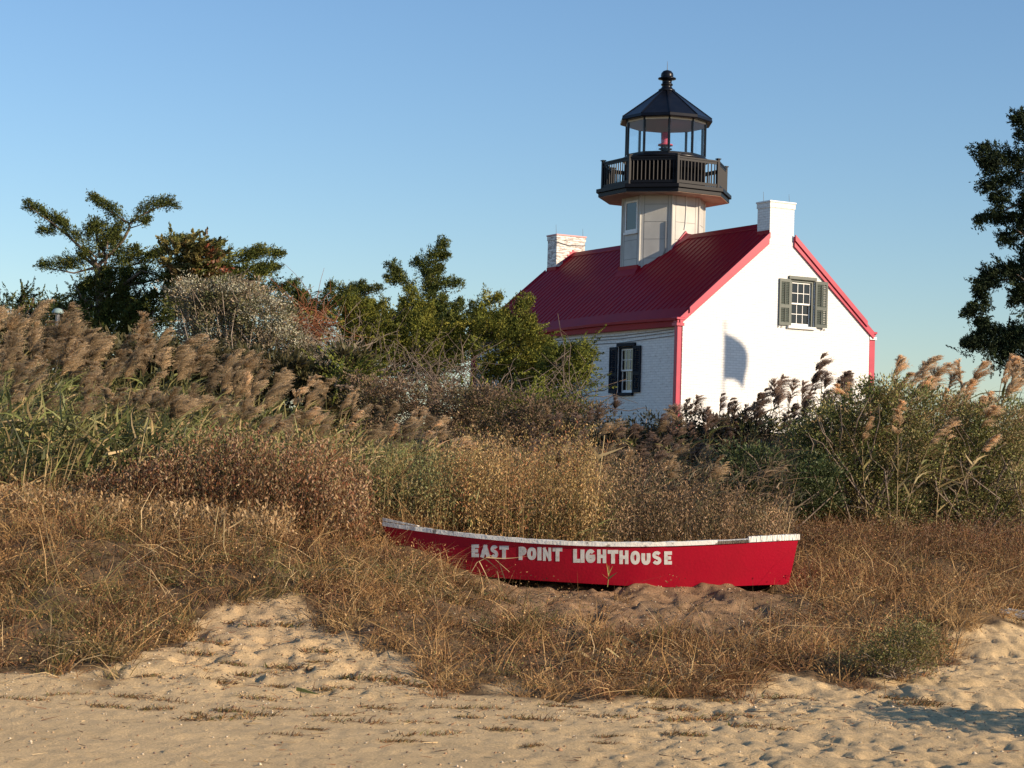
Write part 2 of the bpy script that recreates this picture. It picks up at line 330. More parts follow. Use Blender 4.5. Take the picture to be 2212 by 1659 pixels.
# roof: ribbed skin on each slope
def sag(u): return -.05 * np.exp(-((u - 9.5) / 2.2) ** 2) + .03 * math.sin(u / 6 * 3.14)
for sgn in (-1, 1):
    V = []; prof = []
    u = .004
    while u < L + .04:
        prof += [(u, 0), (u + .20, 0), (u + .225, .018), (u + .265, .018), (u + .29, 0)]; u += .29
    prof = [(min(a_, L - .004), b_) for a_, b_ in prof]
    n_ = [sgn * SL / math.hypot(1, SL), 1 / math.hypot(1, SL)]
    rows = [0, .5, .8, .92]; half = W / 2 + .16
    for f_ in rows:
        for (a_, b_) in prof:
            x = W/2 + sgn * half * f_; z = roofz(x) + sag(a_) * f_ ** 3
            V.append((x + n_[0] * b_, a_, z + n_[1] * b_ + .012))
    npf = len(prof); Fq = [[r_*npf+i, r_*npf+i+1, (r_+1)*npf+i+1, (r_+1)*npf+i] for r_ in range(len(rows)-1) for i in range(npf-1)]
    mb = MB().add(V, Fq)
    xe = W/2 + sgn * half; xa = W/2 + sgn * half * .90
    cols_ = np.linspace(.004, L - .004, 30)
    V = []
    for a_ in cols_: V += [(xa, a_, roofz(xa) + sag(a_)*.73 + .045), (xe, a_, roofz(xe) + sag(a_) + .02), (xe, a_, roofz(xe) + sag(a_) - .03), (xa, a_, roofz(xa) + sag(a_)*.73 - .06)]
    mb.add(V, [[i*4+k, i*4+(k+1) % 4, (i+1)*4+(k+1) % 4, (i+1)*4+k] for i in range(29) for k in range(4)])
    mb.build('roof', M['roof'], house)
    # gutter lip and frieze
    g_ = MB()
    for a_, b_ in zip(cols_[:-1], cols_[1:]):
        g_.beam((xe + sgn*.05, a_, roofz(xe) + sag(a_) - .015), (xe + sgn*.05, b_, roofz(xe) + sag(b_) - .015), .10, .075)
    g_.build('gutter', M['roof'], house)
    f_ = MB(); xf0, xf1 = (xe + sgn*.02, (0 if sgn < 0 else W) + sgn * .003)
    for a_, b_ in zip(cols_[:-1], cols_[1:]):
        zt0, zt1 = roofz(xe) + sag(a_) - .055, roofz(xe) + sag(b_) - .055; zb = E - .20
        f_.add([(xf0,a_,zt0),(xf0,a_,zb),(xf1,a_,zb),(xf1,a_,zt0),(xf0,b_,zt1),(xf0,b_,zb),(xf1,b_,zb),(xf1,b_,zt1)], [(0,1,5,4),(1,2,6,5),(2,3,7,6),(3,0,4,7)])
    f_.build('frieze', M['roof'], house)
MB().prism([(W/2-.16, roofz(W/2-.16)+.055), (W/2, roofz(W/2)+.075), (W/2+.16, roofz(W/2+.16)+.055), (W/2+.16, roofz(W/2+.16)+.03), (W/2, roofz(W/2)+.04), (W/2-.16, roofz(W/2-.16)+.03)], 1, .62, L - .62).build('ridge_cap', M['roof'], house)
# rake boards on both gables
for yy, s_ in ((0, -1), (L, 1)):
    for sgn in (-1, 1):
        xin = W/2 + sgn * .46; xo = W/2 + sgn * (W/2 + .13); mbk = MB()
        if s_ == 1 and sgn == -1: xin = W/2 - .70
        mbk.prism([(xo, roofz(xo)+.02), (xin, roofz(xin)+.02), (xin, roofz(xin)-.27), (xo, roofz(xo)-.20)], 1, yy + s_*.003, yy + s_*.06)
        xo2 = W/2 + sgn * (W/2 - .16)
        mbk.prism([(xo2, roofz(xo2)+.07), (xin, roofz(xin)+.07), (xin, roofz(xin)-.10), (xo2, roofz(xo2)-.10)], 1, yy + s_*.063, yy + s_*.105)
        mbk.build('rake_board', M['trim'], house)
# downpipes
for (x, yy, cap) in ((-.11, .07, 'trim'), (W + .14, .10, 'trim'), (-.11, L - .07, 'trim')):
    pw = .11 if x > 1 else .075; d_ = MB().box((x-pw, yy-.075, 0), (x+pw, yy+.075, E-.12)); d_.box((x-.10, yy-.10, E-.10), (x+.10, yy+.10, E-.02)); d_.box((x-.14, yy-.14, E-.017), (x+.14, yy+.14, E+.05))
    dp = d_.build('downpipe', M['trim'], house, bevel=.008)
    MB().box((x-.13, yy-.125, E-.19), (x+.13, yy+.125, E-.105)).build('collar', M['white'] if x > 1 else M['trim'], dp)
cb = MB()
for k, (dz, dr) in enumerate(((.32, .05), (.40, .09), (.50, .14))):
    cb.tube([(-.03, .25, E-dz+.06), (-.03, 3.2, E-dz-dr*.3), (-.03, 7, E-dz), (-.03, 11, E-dz)], .008, 4)
cb.tube([(-.02, .30, E-.3), (-.02, .27, E-.8), (-.02, .28, .4)], .02, 5)
cb.build('cable', M['seam'], house)

# windows
def sash_win(ax, c0, c1, z0, z1, depth, nc, frame_m, base, name='window'):
    "ax 1: in the gable (x), ax 0: in the long side (y)"
    def B(mb_, a, b_, d0, d1, za, zb): mb_.box((a, d0, za), (b_, d1, zb)) if ax == 1 else mb_.box((d0, a, za), (d1, b_, zb))
    fr = MB()
    for (a, b_, za, zb) in ((c0, c0+.07, z0, z1), (c1-.07, c1, z0, z1), (c0+.07, c1-.07, z1-.06, z1)): B(fr, a, b_, base+.02, base+depth, za, zb)
    fo = fr.build(name, frame_m, house)
    i0, i1, zm = c0+.07, c1-.07, (z0+z1)/2 - .02
    for k, (za, zb, dd) in enumerate(((z0+.01, zm+.02, .035), (zm-.02, z1-.06, 0))):
        s = MB(); d0, d1 = base+depth-.06+dd, base+depth-.02+dd
        bt = .075 if k == 0 else .045
        B(s, i0, i0+.04, d0, d1, za, zb); B(s, i1-.04, i1, d0, d1, za, zb); B(s, i0+.04, i1-.04, d0, d1, za, za+bt); B(s, i0+.04, i1-.04, d0, d1, zb-.045, zb)
        for j in range(1, nc): a = i0 + .04 + (i1-i0-.08)*j/nc; B(s, a-.009, a+.009, d0+.006, d1-.006, za+bt, zb-.045)
        zc = (za+bt+zb-.045)/2; B(s, i0+.04, i1-.04, d0+.009, d1-.009, zc-.009, zc+.009)
        s.build('sash', M['white'], fo)
        p_ = MB(); B(p_, i0+.04, i1-.04, d0+.018, d0+.022, za+bt, zb-.045); p_.build('pane', M['room'], fo)
    bk = MB(); B(bk, c0, c1, base+depth+.04, base+depth+.06, z0, z1); bk.build('dark_backing', M['seam'], fo)  # dark sheet behind the sashes, standing in for the unlit room
    return fo
gw = sash_win(1, GW[0], GW[1], GW[2], GW[3], .13, 3, M['shutter'], 0)
MB().box((3.70, -.06, E+1.413), (4.72, .01, E+1.51)).build('lintel', M['shutter'], gw, bevel=.006)
MB().box((3.68, -.09, E-.035), (4.71, .01, E+.045)).build('sill', M['white'], gw, bevel=.008)
sw = sash_win(0, y0, y1, z0, z1, .13, 3, M['shutter_dark'], 0)
MB().box((-.06, y0-.09, z1+.003), (.01, y1+.03, z1+.10)).build('lintel', M['shutter_dark'], sw, bevel=.006)
MB().box((-.09, y0-.03, z0-.09), (.01, y1+.12, z0-.002)).build('sill', M['shutter_dark'], sw, bevel=.006)
def shutter(wd, ht, split, mt, parent, loc, rot, slat_m):
    s = MB(); t_ = .035; b_ = .055
    for (a, c_, za, zb) in ((0, b_, 0, ht), (wd-b_, wd, 0, ht), (b_, wd-b_, 0, .09), (b_, wd-b_, ht-.09, ht), (b_, wd-b_, split-.05, split+.05)): s.box((a, -t_, za), (c_, 0, zb))
    for (za, zb) in ((.09, split-.05), (split+.05, ht-.09)):
        n = max(2, int((zb-za)/.048)); 
        for k in range(n):
            z = za + (k+.5)*(zb-za)/n; s.add([(b_, -t_*.95, z-.022), (wd-b_, -t_*.95, z-.022), (wd-b_, -.006, z+.020), (b_, -.006, z+.020), (b_, -t_*.80, z-.026), (wd-b_, -t_*.80, z-.026), (wd-b_, -.001, z+.015), (b_, -.001, z+.015)], [(0,1,2,3),(7,6,5,4),(0,4,5,1),(2,6,7,3)])
        s.box((wd/2-.008, -t_-.012, za+.02), (wd/2+.008, -t_+.003, zb-.02))
    o = s.build('shutter', mt, parent); o.location = loc; o.rotation_euler = (0, 0, rot); return o
hk = .012
shutter(.40, 1.36, .56, M['shutter'], gw, (3.36, -.02, E+.045), R(0), None)
shutter(.40, 1.36, .56, M['shutter'], gw, (4.69, -.02, E+.045), R(-12), None)
o = shutter(.41, 1.37, .56, M['shutter_dark'], sw, (-.02, y1+.415, z0), R(-90), None)
o = shutter(.39, 1.37, .56, M['shutter_dark'], sw, (-.02, y0-.005, z0), R(-90), None)
for x in (3.36, 3.48, 4.95, 5.06):
    MB().tube([(x, -.03, E+.03), (x, -.03, E-.03)], .012, 5).build('shutter_hook', M['seam'], gw)

# chimneys
def chimney(x0, x1, ya, yb, zt, worn, rods):
    c = MB(); c.mi = 0
    fl = roofz(x0) - .3
    def ring(za, zb, e):
        a0, a1, b0, b1 = x0-e, x1+e, ya-e, yb+e
        c.mi = 0; c.add([(a0,b0,za),(a1,b0,za),(a1,b0,zb),(a0,b0,zb)], [(0,1,2,3)]); c.add([(a0,b1,za),(a1,b1,za),(a1,b1,zb),(a0,b1,zb)], [(3,2,1,0)])
        c.mi = 1; c.add([(a0,b0,za),(a0,b1,za),(a0,b1,zb),(a0,b0,zb)], [(3,2,1,0)]); c.add([(a1,b0,za),(a1,b1,za),(a1,b1,zb),(a1,b0,zb)], [(0,1,2,3)])
        c.mi = 0; c.add([(a0,b0,za),(a1,b0,za),(a1,b1,za),(a0,b1,za)], [(0,1,2,3)]); c.add([(a0,b0,zb),(a1,b0,zb),(a1,b1,zb),(a0,b1,zb)], [(0,1,2,3)])
    ring(fl, zt-.20, 0); ring(zt-.1995, zt-.05, .022)
    o = c.build('chimney', [M['brick_worn'], M['brick_worn_y']] if worn else [M['brick_x'], M['brick_y']], house)
    MB().box((x0-.045, ya-.045, zt-.0495), (x1+.045, yb+.045, zt)).build('cap', mat('pale_pink_cap', (.62, .34, .34), .6) if worn else M['white'], o, bevel=.008)  # pale pink cap on the worn chimney, white on the other
    fz = roofz(x0)
    MB().box((x0-.012, ya+(.02 if not worn else -.012), fz-.3), (x0+.2, yb+.012, fz+.12)).build('flashing', M['roof'], o)
    for (x, yy, h_) in rods: MB().tube([(x, yy, zt-.01), (x-.02, yy, zt+h_)], [.007, .004], 5).build('lightning_rod', M['seam'], o)
    return o
chimney(2.98, 3.86, -.003, .60, E+3.66, False, ((3.08, .45, .30), (3.75, .1, .25)))
ch = chimney(2.72, 3.86, L-.60, L+.003, E+3.70, True, ((2.75, L-.5, .33), (3.80, L-.55, .27)))
st = MB()
for k in range(7): st.box((2.98+k*.09, L-.612, roofz(2.98+k*.09)-.05), (3.07+k*.09, L-.60, roofz(3.02+k*.09)+.10+.08*min(1, k*.4)))
tag(st.build('flashing', M['trim'], ch), 'stepped red flashing')
MB().tube([(2.72, L-.625, E+3.42), (3.2, L-.625, E+3.33), (3.86, L-.625, E+3.38)], .012, 4).build('wire', M['seam'], ch)

# tower on the ridge
UC = 6.12; AP = 1.23; c0 = (W/2, UC); RC = AP / math.cos(math.pi/8); r8 = math.pi/8
shaft = MB().lathe([(RC, E+1.3), (RC, E+4.40)], 8, c0, r8).build('tower_shaft', M['panel'], house)
def face_pt(k, t, out, z):
    "point on octagon face k (0 = +x, counter clockwise), t along the face -1..1"
    a = k * math.pi / 4; h_ = AP * math.tan(r8)
    return (c0[0] + (AP+out)*math.cos(a) - t*h_*math.sin(a), c0[1] + (AP+out)*math.sin(a) + t*h_*math.cos(a), z)
# faces: 4 = -x (long side), 5 = diagonal, 6 = -y (gable side), 7 = next
for k in (3, 4, 5, 6, 7):
    sm = MB()
    for i, (zz) in enumerate((E+1.9, E+2.35, E+2.95, E+3.5, E+4.05)):
        if k == 4 and 3.1 < zz - E < 4.3: continue
        sm.beam(face_pt(k, -.72, .002, zz), face_pt(k, .72, .002, zz), .004, .010)
    for t_ in (-.74, .74): sm.beam(face_pt(k, t_, .002, E+1.6), face_pt(k, t_, .002, E+4.36), .010, .004, up=(math.cos(k*math.pi/4), math.sin(k*math.pi/4), 0))
    sm.build('panel_seam', M['seam'], shaft)
for k in range(8):
    a = k*math.pi/4 + r8; x, yy = c0[0] + (RC+.004)*math.cos(a), c0[1] + (RC+.004)*math.sin(a)
    MB().tube([(x, yy, E+1.3), (x, yy, E+4.39)], .035, 8).build('corner_bead', M['panel'], shaft)
MB().tube([face_pt(5, .62, .02, E+3.5), face_pt(5, .62, .02, E+2.6), face_pt(5, .5, .02, E+2.45)], .022, 6).build('conduit', M['metal'], shaft)
MB().tube([face_pt(6, .02, .02, E+4.39), face_pt(6, .02, .02, E+3.9), face_pt(6, .0, .02, E+3.7), face_pt(6, -.02, .02, E+3.45), face_pt(6, -.08, .02, E+3.28)], .014, 6).build('cable', M['white'], shaft)
# tower window on the long side face
xw = c0[0] - AP
tw = MB()
for (ya, yb, za, zb) in ((5.73, 5.79, 3.22, 4.20), (6.38, 6.44, 3.22, 4.20), (5.79, 6.38, 4.14, 4.20), (5.79, 6.38, 3.22, 3.29)): tw.box((xw-.03, ya, E+za), (xw+.02, yb, E+zb))
two = tw.build('window', M['white'], shaft); MB().box((xw-.012, 5.79, E+3.29), (xw+.003, 6.38, E+4.14)).build('pane', M['room'], two)
MB().box((xw-.06, 5.70, E+3.14), (xw+.01, 6.47, E+3.215)).build('sill', M['white'], two)
# red flashing at the foot of the tower
fl = MB(); xz = c0[0]-AP-.03
fl.add([(xz-.22, UC-.62, roofz(xz-.22)+.03), (xz-.22, UC+.62, roofz(xz-.22)+.03), (xz, UC+.55, roofz(xz)+.14), (xz, UC-.55, roofz(xz)+.14), (xz+.1, UC+.55, roofz(xz)+.14), (xz+.1, UC-.55, roofz(xz)+.14), (xz-.22, UC-.62, roofz(xz-.22)-.1), (xz-.22, UC+.62, roofz(xz-.22)-.1), (xz+.1, UC+.55, E+1.4), (xz+.1, UC-.55, E+1.4)], [(0,1,2,3),(3,2,4,5),(0,6,7,1),(6,9,8,7),(0,3,5,9,6),(1,7,8,4,2),(5,4,8,9)])
fl.box((xz-.06, UC-.56, roofz(xz)+.02), (xz-.02, UC+.56, roofz(xz)+.17))
fl.build('flashing', M['roof'], shaft)
ck = MB(); yk = c0[1]-AP
ck.prism([(2.82, roofz(2.82)+.02), (W/2, roofz(W/2)+.21), (3.98, roofz(3.98)+.02), (W/2, roofz(W/2)-.05)], 1, yk-.05, yk-.003)
ck.add([(2.95, yk-.05, roofz(2.95)+.05), (W/2, yk-.05, roofz(W/2)+.14), (W/2, yk-.50, roofz(W/2)+.05)], [(0,1,2)])
ck.add([(3.85, yk-.05, roofz(3.85)+.05), (W/2, yk-.05, roofz(W/2)+.14), (W/2, yk-.50, roofz(W/2)+.05)], [(0,2,1)])
ck.build('flashing', M['trim'], shaft)
# gallery
gz = E + 4.34
deck = MB().lathe([(2.14, gz+.0), (2.14, gz+.13)], 8, c0, r8); deck.lathe([(2.21, gz+.132), (2.21, gz+.25)], 8, c0, r8)
deck = deck.build('gallery_deck', M['rail'], house, bevel=.006)
MB().lathe([(2.12, gz-.012), (2.12, gz-.002)], 8, c0, r8).build('soffit', M['soffit'], deck)
RP = 2.0
cs = [(c0[0] + RP*math.cos(k*math.pi/4+r8), c0[1] + RP*math.sin(k*math.pi/4+r8)) for k in range(8)]
for k in range(8):
    p, q_ = np.array(cs[k]), np.array(cs[(k+1) % 8]); rl = MB(); zt = E + 5.44
    po = MB().box((p[0]-.045, p[1]-.045, gz+.25), (p[0]+.045, p[1]+.045, E+5.50)); po.box((p[0]-.07, p[1]-.07, E+5.502), (p[0]+.07, p[1]+.07, E+5.535))
    po.build('railing_post', M['rail'], house, bevel=.005)
    d_ = (q_-p)/np.linalg.norm(q_-p); a_, b_ = p + d_*.045, q_ - d_*.045
    rl.beam((*a_, zt), (*b_, zt), .07, .05); rl.beam((*a_, zt-.065), (*b_, zt-.065), .035, .07); rl.beam((*a_, gz+.34), (*b_, gz+.34), .05, .09)
    ro = rl.build('railing', M['rail'], house)
    for j in range(11):
        s = p + (q_-p)*((j+1)/12); MB().box((s[0]-.014, s[1]-.014, gz+.385), (s[0]+.014, s[1]+.014, zt-.09)).build('baluster', M['rail'], ro)
# watch room drum, lantern
MB().lathe([(1.30, gz+.25), (1.30, E+5.55), (1.37, E+5.56), (1.38, E+5.64), (1.30, E+5.67), (.3, E+5.675)], 64, c0).build('watch_room', M['dark'], house, True)
lr = MB().lathe([(.16, E+5.68), (.12, E+5.95), (.22, E+5.98), (.22, E+6.0)], 20, c0).build('lamp_pedestal', M['dark'], house, True)
MB().lathe([(.24, E+6.10), (.24, E+6.14), (.135, E+6.15), (.145, E+6.2), (.115, E+6.52), (.06, E+6.54)], 24, c0).build('beacon_lamp', M['lampred'], lr, True)
MB().lathe([(.06, E+6.0), (.06, E+6.10)], 12, c0).build('stem', M['seam'], lr)
la = math.atan2(-c0[1], 0)   # decagon corner turned to the photographer
lrot = -math.pi/2 - (YAW + math.atan2(2.2, 58)*-1) - R(3.3) - R(4.8)*0
lrot = (-math.pi/2 + math.atan2(3.7, 60)) - YAW - R(3.3) + R(0)
RL = 1.29; cn = [(c0[0] + RL*math.cos(lrot+k*math.pi/5), c0[1] + RL*math.sin(lrot+k*math.pi/5)) for k in range(10)]
sil = MB().lathe([(RL+.03, E+5.66), (RL+.03, E+5.73)], 10, c0, lrot).build('lantern_room', M['dark'], house)
MB().lathe([(RL+.03, E+6.74), (RL+.03, E+6.80)], 10, c0, lrot).build('head_rail', M['ceiling'], sil)
for k in range(10):
    p, q_ = np.array(cn[k]), np.array(cn[(k+1) % 10])
    MB().tube([(*p, E+5.7), (*p, E+6.80)], .043, 6).build('mullion', M['dark'], sil)
    MB().beam((*p, E+6.235), (*q_, E+6.235), .008, 1.02).build('pane', M['glass'], sil)
MB().lathe([(1.50, E+6.80), (1.52, E+6.83), (1.50, E+6.92), (.24, E+7.86)], 10, c0, lrot).build('lantern_roof', M['dark'], house)
rb = MB()
for k in range(10):
    a = lrot + k*math.pi/5; rb.beam((c0[0]+1.50*math.cos(a), c0[1]+1.50*math.sin(a), E+6.925), (c0[0]+.24*math.cos(a), c0[1]+.24*math.sin(a), E+7.865), .035, .03)
rb.build('roof_rib', M['dark'], house)
MB().lathe([(1.28, E+6.790), (1.28, E+6.798)], 10, c0, lrot).build('ceiling', M['ceiling'], sil)
fn = MB().lathe([(.27, E+7.83), (.27, E+7.90), (.19, E+7.95), (.15, E+8.02), (.19, E+8.05), (.19, E+8.09), (.15, E+8.11), (.16, E+8.22), (.29, E+8.25), (.29, E+8.28), (.19, E+8.30), (.205, E+8.36), (.19, E+8.44), (.13, E+8.51), (.03, E+8.545)], 24, c0).build('finial', M['dark'], house, True)
MB().tube([(*c0, E+8.53), (*c0, E+8.83)], [.012, .005], 5).build('lightning_rod', M['seam'], fn)

# flag on a pole beyond the right edge: its shadow falls on the gable wall
def wall_to(px, pz, dist):
    loc = np.array([4.771, 53.017, 4.1005+EYE]) + np.array([math.cos(YAW), math.sin(YAW), 0])*px + np.array([0, 0, 1.])*pz
    return loc + SUN*dist
pb = wall_to(1.46, .05, 19); pgz = Hs(pb[0], pb[1])
flagr = empty('flagpole', (pb[0], pb[1], pgz), 'white flagpole with a limp flag right of the lighthouse', 'flagpole')
MB().tube([(0, 0, 0), (0, 0, pb[2]-pgz)], [.035, .025], 10).build('pole', M['white'], flagr)
ol = [(1.49,-.30),(1.75,-.38),(2.05,-.52),(2.22,-.68),(2.31,-.90),(2.30,-1.2),(2.22,-1.55),(2.16,-1.92),(2.02,-1.72),(1.80,-1.62),(1.49,-1.63)]
fv = [wall_to(a_, b_, 19 + .06*math.sin(a_*9)) - np.array([pb[0], pb[1], pgz]) for a_, b_ in ol]
bk = [p + np.array([.006, -.006, 0]) for p in fv]; n_ = len(fv)
MB().add(fv + bk, [list(range(n_)), list(range(2*n_-1, n_-1, -1))] + [[i, n_+i, n_+(i+1) % n_, (i+1) % n_] for i in range(n_)]).build('flag', M['trim'], flagr)

# ---------------------------------------------------------------- boat
SX = [826, 833, 842, 855] + list(np.linspace(872, 1724, 30))
def curve(x, xs_, ys_):
    "smooth curve through measured points"
    xs_ = np.array(xs_, float); c_ = np.polyfit((xs_-1275)/450, ys_, min(5, len(xs_)-2)); return np.polyval(c_, (np.array(x, float)-1275)/450)
TY = curve(SX, [826, 900, 1000, 1150, 1300, 1450, 1600, 1724], [1136, 1147, 1160, 1174, 1180, 1180, 1173, 1167])
BX = np.interp(SX, [826, 870, 950, 1724], [846, 880, 955, 1703])
BY = curve(SX, [826, 870, 950, 1075, 1200, 1300, 1450, 1600, 1724], [1178, 1205, 1231, 1247, 1257, 1263, 1267, 1267, 1263])
YC = 19.62
tt_ = (np.array(SX)-826)/898
HB = .03 + .81*np.sin(np.clip(tt_/.66, 0, 1)*np.pi/2)**.95 - np.clip(tt_-.66, 0, 1)**2*1.5
near_t = [P(x, y, YC-h_) for x, y, h_ in zip(SX, TY, HB)]; near_b = [P(x, y, YC-h_*.80) for x, y, h_ in zip(BX, BY, HB)]
bo = np.array([P(1300, 1265, YC)[0], YC, near_b[9][2]])
boat = empty('boat', tuple(bo), 'red wooden rowing boat with peeling white rim lettered EAST POINT LIGHTHOUSE on the bank', 'boat')
nt_ = [p - bo for p in near_t]; nb_ = [p - bo for p in near_b]; mir = lambda p: np.array([p[0], -p[1], p[2] - .10*abs(p[1])])
mb = MB(); rings = []
for a_, b_ in zip(nt_, nb_):
    ins = lambda p, k=.025: np.array([p[0], p[1] + min(k, abs(p[1])*.8), p[2]])
    mid = (a_+b_)/2 - np.array([0, .012, 0])
    rings.append([a_, mid, b_, mir(b_), mir(mid), mir(a_), mir(ins(a_)), mir(ins(b_)) + [0,0,.03], ins(b_) + [0,0,.03], ins(a_)])
V = [p for r_ in rings for p in r_]; n_ = 10
Fq = [[i*n_+k, (i+1)*n_+k, (i+1)*n_+(k+1) % n_, i*n_+(k+1) % n_] for i in range(len(rings)-1) for k in range(n_)]
Fq += [list(range(n_)), [(len(rings)-1)*n_+k for k in range(n_)][::-1]]
mb.add(V, Fq); ho = mb.build('hull', M['hull'], boat); ho.data.polygons.foreach_set('use_smooth', [True]*len(ho.data.polygons)); ho.data.set_sharp_from_angle(angle=R(28))
ra, rbb = rings[-1][0], rings[-1][2]
tp = MB().add([ra, rbb, mir(rbb), mir(ra), ra-[.03,0,0], rbb-[.03,0,0], mir(rbb)-[.03,0,0], mir(ra)-[.03,0,0]], [(0,1,2,3),(7,6,5,4),(0,4,5,1),(1,5,6,2),(2,6,7,3),(3,7,4,0)])
tp.build('transom', M['hull'], boat)
def rail(i0, i1, name, mt, w_=.075, h_=.044, side=1, lift=0, seed=0):
    rr = np.random.default_rng(seed); rg = []; xs_ = []
    src = [nt_[i] for i in range(len(nt_))]
    X_ = np.array([p[0] for p in src]); Y_ = np.array([p[1] for p in src]); Z_ = np.array([p[2] for p in src])
    for x in np.linspace(i0, i1, 60):
        yy = np.interp(x, X_, Y_) * side; z = np.interp(x, X_, Z_) + lift - (.10*abs(yy) if side < 0 else 0); j = rr.normal(0, .0022, 4)
        o_ = -.016*side; ii_ = (w_-.016)*side
        if abs(yy + ii_) > abs(yy) or abs(yy) < w_: ii_ = min(abs(yy)*.9, w_) * side
        rg.append([(x, yy+o_+j[0], z+.001), (x, yy+o_+j[1], z+h_+j[2]), (x, yy+ii_, z+h_+j[3]), (x, yy+ii_, z+.001)])
    m_ = MB(); m_.add([p for r_ in rg for p in r_], [[i*4+k, (i+1)*4+k, (i+1)*4+(k+1) % 4, i*4+(k+1) % 4] for i in range(59) for k in range(4)] + [[0,1,2,3], [236,237,238,239][::-1]])
    return m_.build(name, mt, boat)
xb = lambda D_: float(P(D_, 1175, YC-.6)[0] - bo[0])
rail(nt_[0][0], xb(1545), 'gunwale', M['peel'], seed=1); tag(rail(xb(1545)+.003, xb(1612), 'gunwale', M['wood'], .06, .028, seed=2), 'bare broken stretch of rim')
rail(xb(1612)+.003, nt_[-1][0]+.015, 'gunwale', M['peel'], .08, .058, seed=3, lift=.003); rail(nt_[0][0], nt_[-1][0], 'gunwale', M['peel'], side=-1, seed=4)
bh = MB(); k_ = 4
k_ = 6; poly = [nt_[i] + [0, -.01, 0] for i in range(k_)] + [mir(nt_[i]) + [0, .01, 0] for i in range(k_-1, -1, -1)]
n_ = len(poly); bh.add([p + [0,0,.052] for p in poly] + [p + [0,0,.085 - .02*(abs(p[0]-poly[0][0])*3)] for p in poly], [list(range(n_))[::-1], list(range(n_, 2*n_))] + [[i, (i+1) % n_, n_+(i+1) % n_, n_+i] for i in range(n_)])
bh.build('breasthook', M['peel'], boat)
for D_ in (1010, 1490): x = xb(D_); yy = np.interp(x, [p[0] for p in nt_], [p[1] for p in nt_]) + .04; MB().box((x-.10, yy+.10, .26), (x+.10, -yy-.10, .285)).build('thwart', M['wood'], boat)
fb = MB(); ix = range(5, len(nb_)-1)
for i in ix: fb.add([nb_[i] + [0,.03,.13], mir(nb_[i]) + [0,-.03,.13]], [])
fb.f += [[2*k, 2*k+1, 2*k+3, 2*k+2] for k in range(len(ix)-1)]; fb.m += [0]*(len(ix)-1)
fb.build('bottom_boards', M['wood'], boat)
# lettering: each letter bent onto the planking
STR = {  # strokes on a 0..1 cell, drawn as thick rounded bars
 'E': ([(.2,0),(.2,1)], [(.2,0),(.85,0)], [(.2,.5),(.72,.5)], [(.2,1),(.85,1)]), 'A': ([(.08,0),(.5,1)], [(.5,1),(.92,0)], [(.25,.36),(.75,.36)]),
 'S': ([(.85,.88),(.65,1),(.35,1),(.15,.85),(.18,.65),(.5,.52),(.82,.38),(.87,.15),(.65,0),(.35,0),(.12,.14)],), 'T': ([(.05,1),(.95,1)], [(.5,1),(.5,0)]),
 'P': ([(.2,0),(.2,1)], [(.2,1),(.65,1),(.87,.88),(.87,.62),(.65,.48),(.2,.48)]), 'O': ([(.5,0),(.18,.12),(.06,.5),(.18,.88),(.5,1),(.82,.88),(.94,.5),(.82,.12),(.5,0)],),
 'I': ([(.5,0),(.5,1)],), 'N': ([(.12,0),(.12,1)], [(.12,1),(.88,0)], [(.88,0),(.88,1)]), 'L': ([(.2,1),(.2,0)], [(.2,0),(.88,0)]),
 'G': ([(.86,.85),(.65,1),(.35,1),(.10,.75),(.08,.3),(.32,0),(.66,0),(.88,.15),(.88,.45)], [(.88,.45),(.55,.45)]), 'H': ([(.12,0),(.12,1)], [(.88,0),(.88,1)], [(.12,.5),(.88,.5)]),
 'U': ([(.10,1),(.10,.3),(.3,0),(.7,0),(.90,.3),(.90,1)],)}
DEF = dict(x0=1015, x1=1453)
word = 'EAST POINT LIGHTHOUSE'
# left edge, width, top, height of every letter, read off the boat
LET = [('E',1017,18,1176,26),('A',1038,20,1177,26),('S',1059,17,1178,26),('T',1079,19,1179,27),('P',1119,18,1181,27),('O',1139,19,1182,26),('I',1161,8,1182,27),('N',1172,19,1183,27),('T',1194,20,1183,28),
       ('L',1237,16,1186,28),('I',1254,8,1187,27),('G',1265,21,1187,27),('H',1289,21,1187,28),('T',1313,22,1188,28),('H',1337,21,1189,28),('O',1362,20,1190,28),('U',1385,20,1191,27),('S',1408,21,1191,27),('E',1433,19,1191,27)]
hx = np.array([p[0] for p in near_t])
def hull_pt(x, y, out):
    Y_ = YC - .7
    for _ in range(4):
        p = P(x, y, Y_); i = np.interp(p[0], hx, np.arange(len(hx))); k = int(min(i, len(hx)-2)); f_ = i-k
        tt = near_t[k]*(1-f_)+near_t[k+1]*f_; bb = near_b[k]*(1-f_)+near_b[k+1]*f_
        v_ = np.clip((tt[2]-p[2])/(tt[2]-bb[2]), 0, 1); bul = -.012*(1-abs(2*v_-1))
        Y_ = tt[1]*(1-v_)+bb[1]*v_ + bul - out
    return P(x, y, Y_) - bo
def smooth(pts):
    if len(pts) < 4: return pts
    closed = np.allclose(pts[0], pts[-1]); out = []; n = len(pts)
    for i in range(n-1):
        p0 = pts[i-1] if i > 0 else (pts[-2] if closed else pts[0]); p3 = pts[i+2] if i+2 < n else (pts[1] if closed else pts[-1]); p1, p2 = pts[i], pts[i+1]
        for t_ in (0, .25, .5, .75): out.append(.5*((2*p1) + (p2-p0)*t_ + (2*p0-5*p1+4*p2-p3)*t_**2 + (3*p1-p0-3*p2+p3)*t_**3))
    return out + [pts[-1]]
